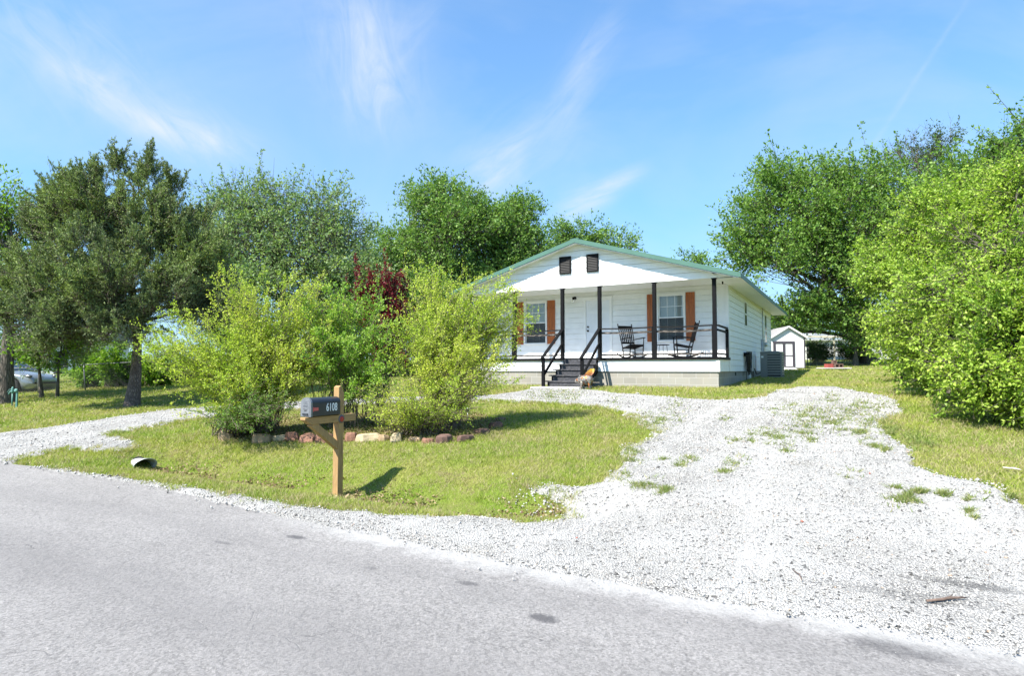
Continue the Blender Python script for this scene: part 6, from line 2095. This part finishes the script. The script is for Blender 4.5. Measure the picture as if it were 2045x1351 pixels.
lit = np_obj("dead_leaves", LV, np.arange(len(LV)).reshape(-1, 4), M['litter']); tag(lit, "dry pale leaves caught along the bottom of the grassy ditch", "leaf litter", kind="stuff")

# ------------------------------------------------------------------ culvert pipe
cv = np.array(hit(290, 938))
cul = empty("culvert_pipe", (cv[0], cv[1], cv[2] - .05), RZ - rad(12), "pale metal culvert pipe end poking out of the ditch bank", "pipe")
m = MB()
nn = 22; vs = []; fs = []
ri = .125
K_ = 26
for i in range(K_ + 1):
    x_ = -.62 + i * .62 / K_
    r_ = ri + .007 * math.cos(i * math.pi) + (.03 * max(0, (i - K_ + 4) / 4))
    # the mouth is crushed a little flat
    for k in range(nn):
        a = 2 * math.pi * k / nn
        vs.append((x_ + (.10 * math.cos(a) if i == K_ else 0), r_ * math.sin(a) * 1.12, .10 + r_ * math.cos(a) * .82 - (K_ - i) * .001))
for i in range(K_):
    for k in range(nn):
        j = (k + 1) % nn
        fs.append((i * nn + k, i * nn + j, i * nn + nn + j, i * nn + nn + k))
m.add(vs, fs, True)
M['culv'] = mat("weathered_zinc", (.50, .51, .51), .5, metal=.25, var=.15, vscale=14)
co = m.build("shell", M['culv'], cul)
so2 = co.modifiers.new("solid", 'SOLIDIFY'); so2.thickness = .008
m = MB(); m.lathe([(.13, 0), (.13, .01)], 20, Matrix.Translation((-.35, 0, .10)) @ Matrix.Rotation(rad(90), 4, 'Y')); m.build("dark_bore", M['dark_room'], cul)

# ------------------------------------------------------------------ yard hydrant and valve post on the left lawn
M['teal'] = mat("teal_green_paint", (.10, .24, .21), .55, var=.15)
h0 = np.array(hit(24, 811))
hy = empty("yard_hydrant", tuple(h0), 0, "teal green yard hydrant with spout on the far left lawn", "hydrant")
m = MB(); m.tube([(0, 0, -.1), (0, 0, .42)], .022, 10); m.build("pipe", M['teal'], hy)
m = MB(); m.lathe([(.03, .40), (.045, .43), (.045, .50), (.035, .53), (.038, .56), (.022, .60), (.008, .61)], 12); m.tube([(0, 0, .47), (-.07, 0, .46), (-.11, 0, .40), (-.12, 0, .36)], [.022, .02, .02, .026], 8); m.build("head", M['teal'], hy)
m = MB(); m.tube([(.0, 0, .55), (-.10, 0, .52), (-.17, 0, .43)], .008, 6); m.build("handle", M['teal'], hy)
h0 = np.array(hit(33, 814))
vp = empty("valve_post", tuple(h0), 0, "slim teal green post with round cap just right of the yard hydrant", "post")
m = MB(); m.box(-.022, .022, -.022, .022, -.1, .48); m.build("post", M['teal'], vp)
m = MB(); m.lathe([(.055, 0), (.058, .02), (.05, .045), (.02, .05)], 14, Matrix.Translation((-.02, -.0, .52)) @ Matrix.Rotation(rad(80), 4, 'X')); m.build("cap", M['teal'], vp)

# solar path light in the bed
h0 = np.array(hit(934, 838))
sl0 = empty("path_light", tuple(h0), 0, "small grey solar path light among the stems of the right shrub", "path light")
m = MB(); m.tube([(0, 0, -.05), (0, 0, .16)], .006, 6); m.build("stake", M['steel'], sl0)
m = MB(); m.lathe([(.02, .15), (.035, .17), (.038, .21), (.05, .215), (.045, .235), (.01, .245)], 12); m.build("lamp_head", M['steel'], sl0)

# sticks on the gravel
M['stick'] = mat("dead_stick", (.13, .09, .07), .9, var=.4, vscale=30, bump=.5)
def stick(pa, pb, r, lab, kink=.02, col='stick'):
    a, b_ = hit(*pa), hit(*pb)
    a = a + [0, 0, .03 + r]; b_ = b_ + [0, 0, .03 + r]
    mid = (a + b_) / 2 + [kink, kink * .5, .004]
    q = a * .25 + mid * .75 + [0, 0, -.004]
    o_ = a
    m = MB(); pts = [a - o_, q - o_, mid - o_, (mid * .4 + b_ * .6) - o_, b_ - o_]
    m.tube([tuple(p) for p in pts], [r * .8, r, r * 1.05, r * .8, r * .45], 7)
    m.tube([tuple(pts[2]), tuple(pts[2] + (pts[4] - pts[2]) * .3 + np.array([.02, .03, .012]))], [r * .5, r * .2], 5)
    s = m.build("stick", M[col]); s.location = tuple(o_); tag(s, lab, "stick")
stick((1584, 1149), (1602, 1172), .0045, "short thin brown stick lying alone in the middle gravel")
stick((1851, 1216), (1930, 1208), .010, "longer dark brown bent stick on gravel near the bottom right corner", .012)
M['pale_stick'] = mat("bleached_stick", (.55, .5, .42), .8)
stick((2003, 941), (2040, 946), .010, "pale bleached stick on the grass at the right edge", .01, 'pale_stick')
# bits of red brick in the gravel
M['chip'] = mat("red_brick_chip", (.40, .13, .09), .85)
for px, py, r_, lab in [(1602, 1050, .020, "chip of red brick lying in the gravel right of centre"), (1737, 952, .02, "small red brick chip farther up the gravel"), (1152, 1082, .016, "pinkish stone chip in the gravel near the road edge")]:
    h0 = hit(px, py)
    o = rocks("brick_chip", np.array([0.0]), np.array([0.0]), np.array([0.0]), np.array([r_]), M['chip'], rng)
    o.location = (h0[0], h0[1], h0[2] + .03); tag(o, lab, "brick chip")
#@@END
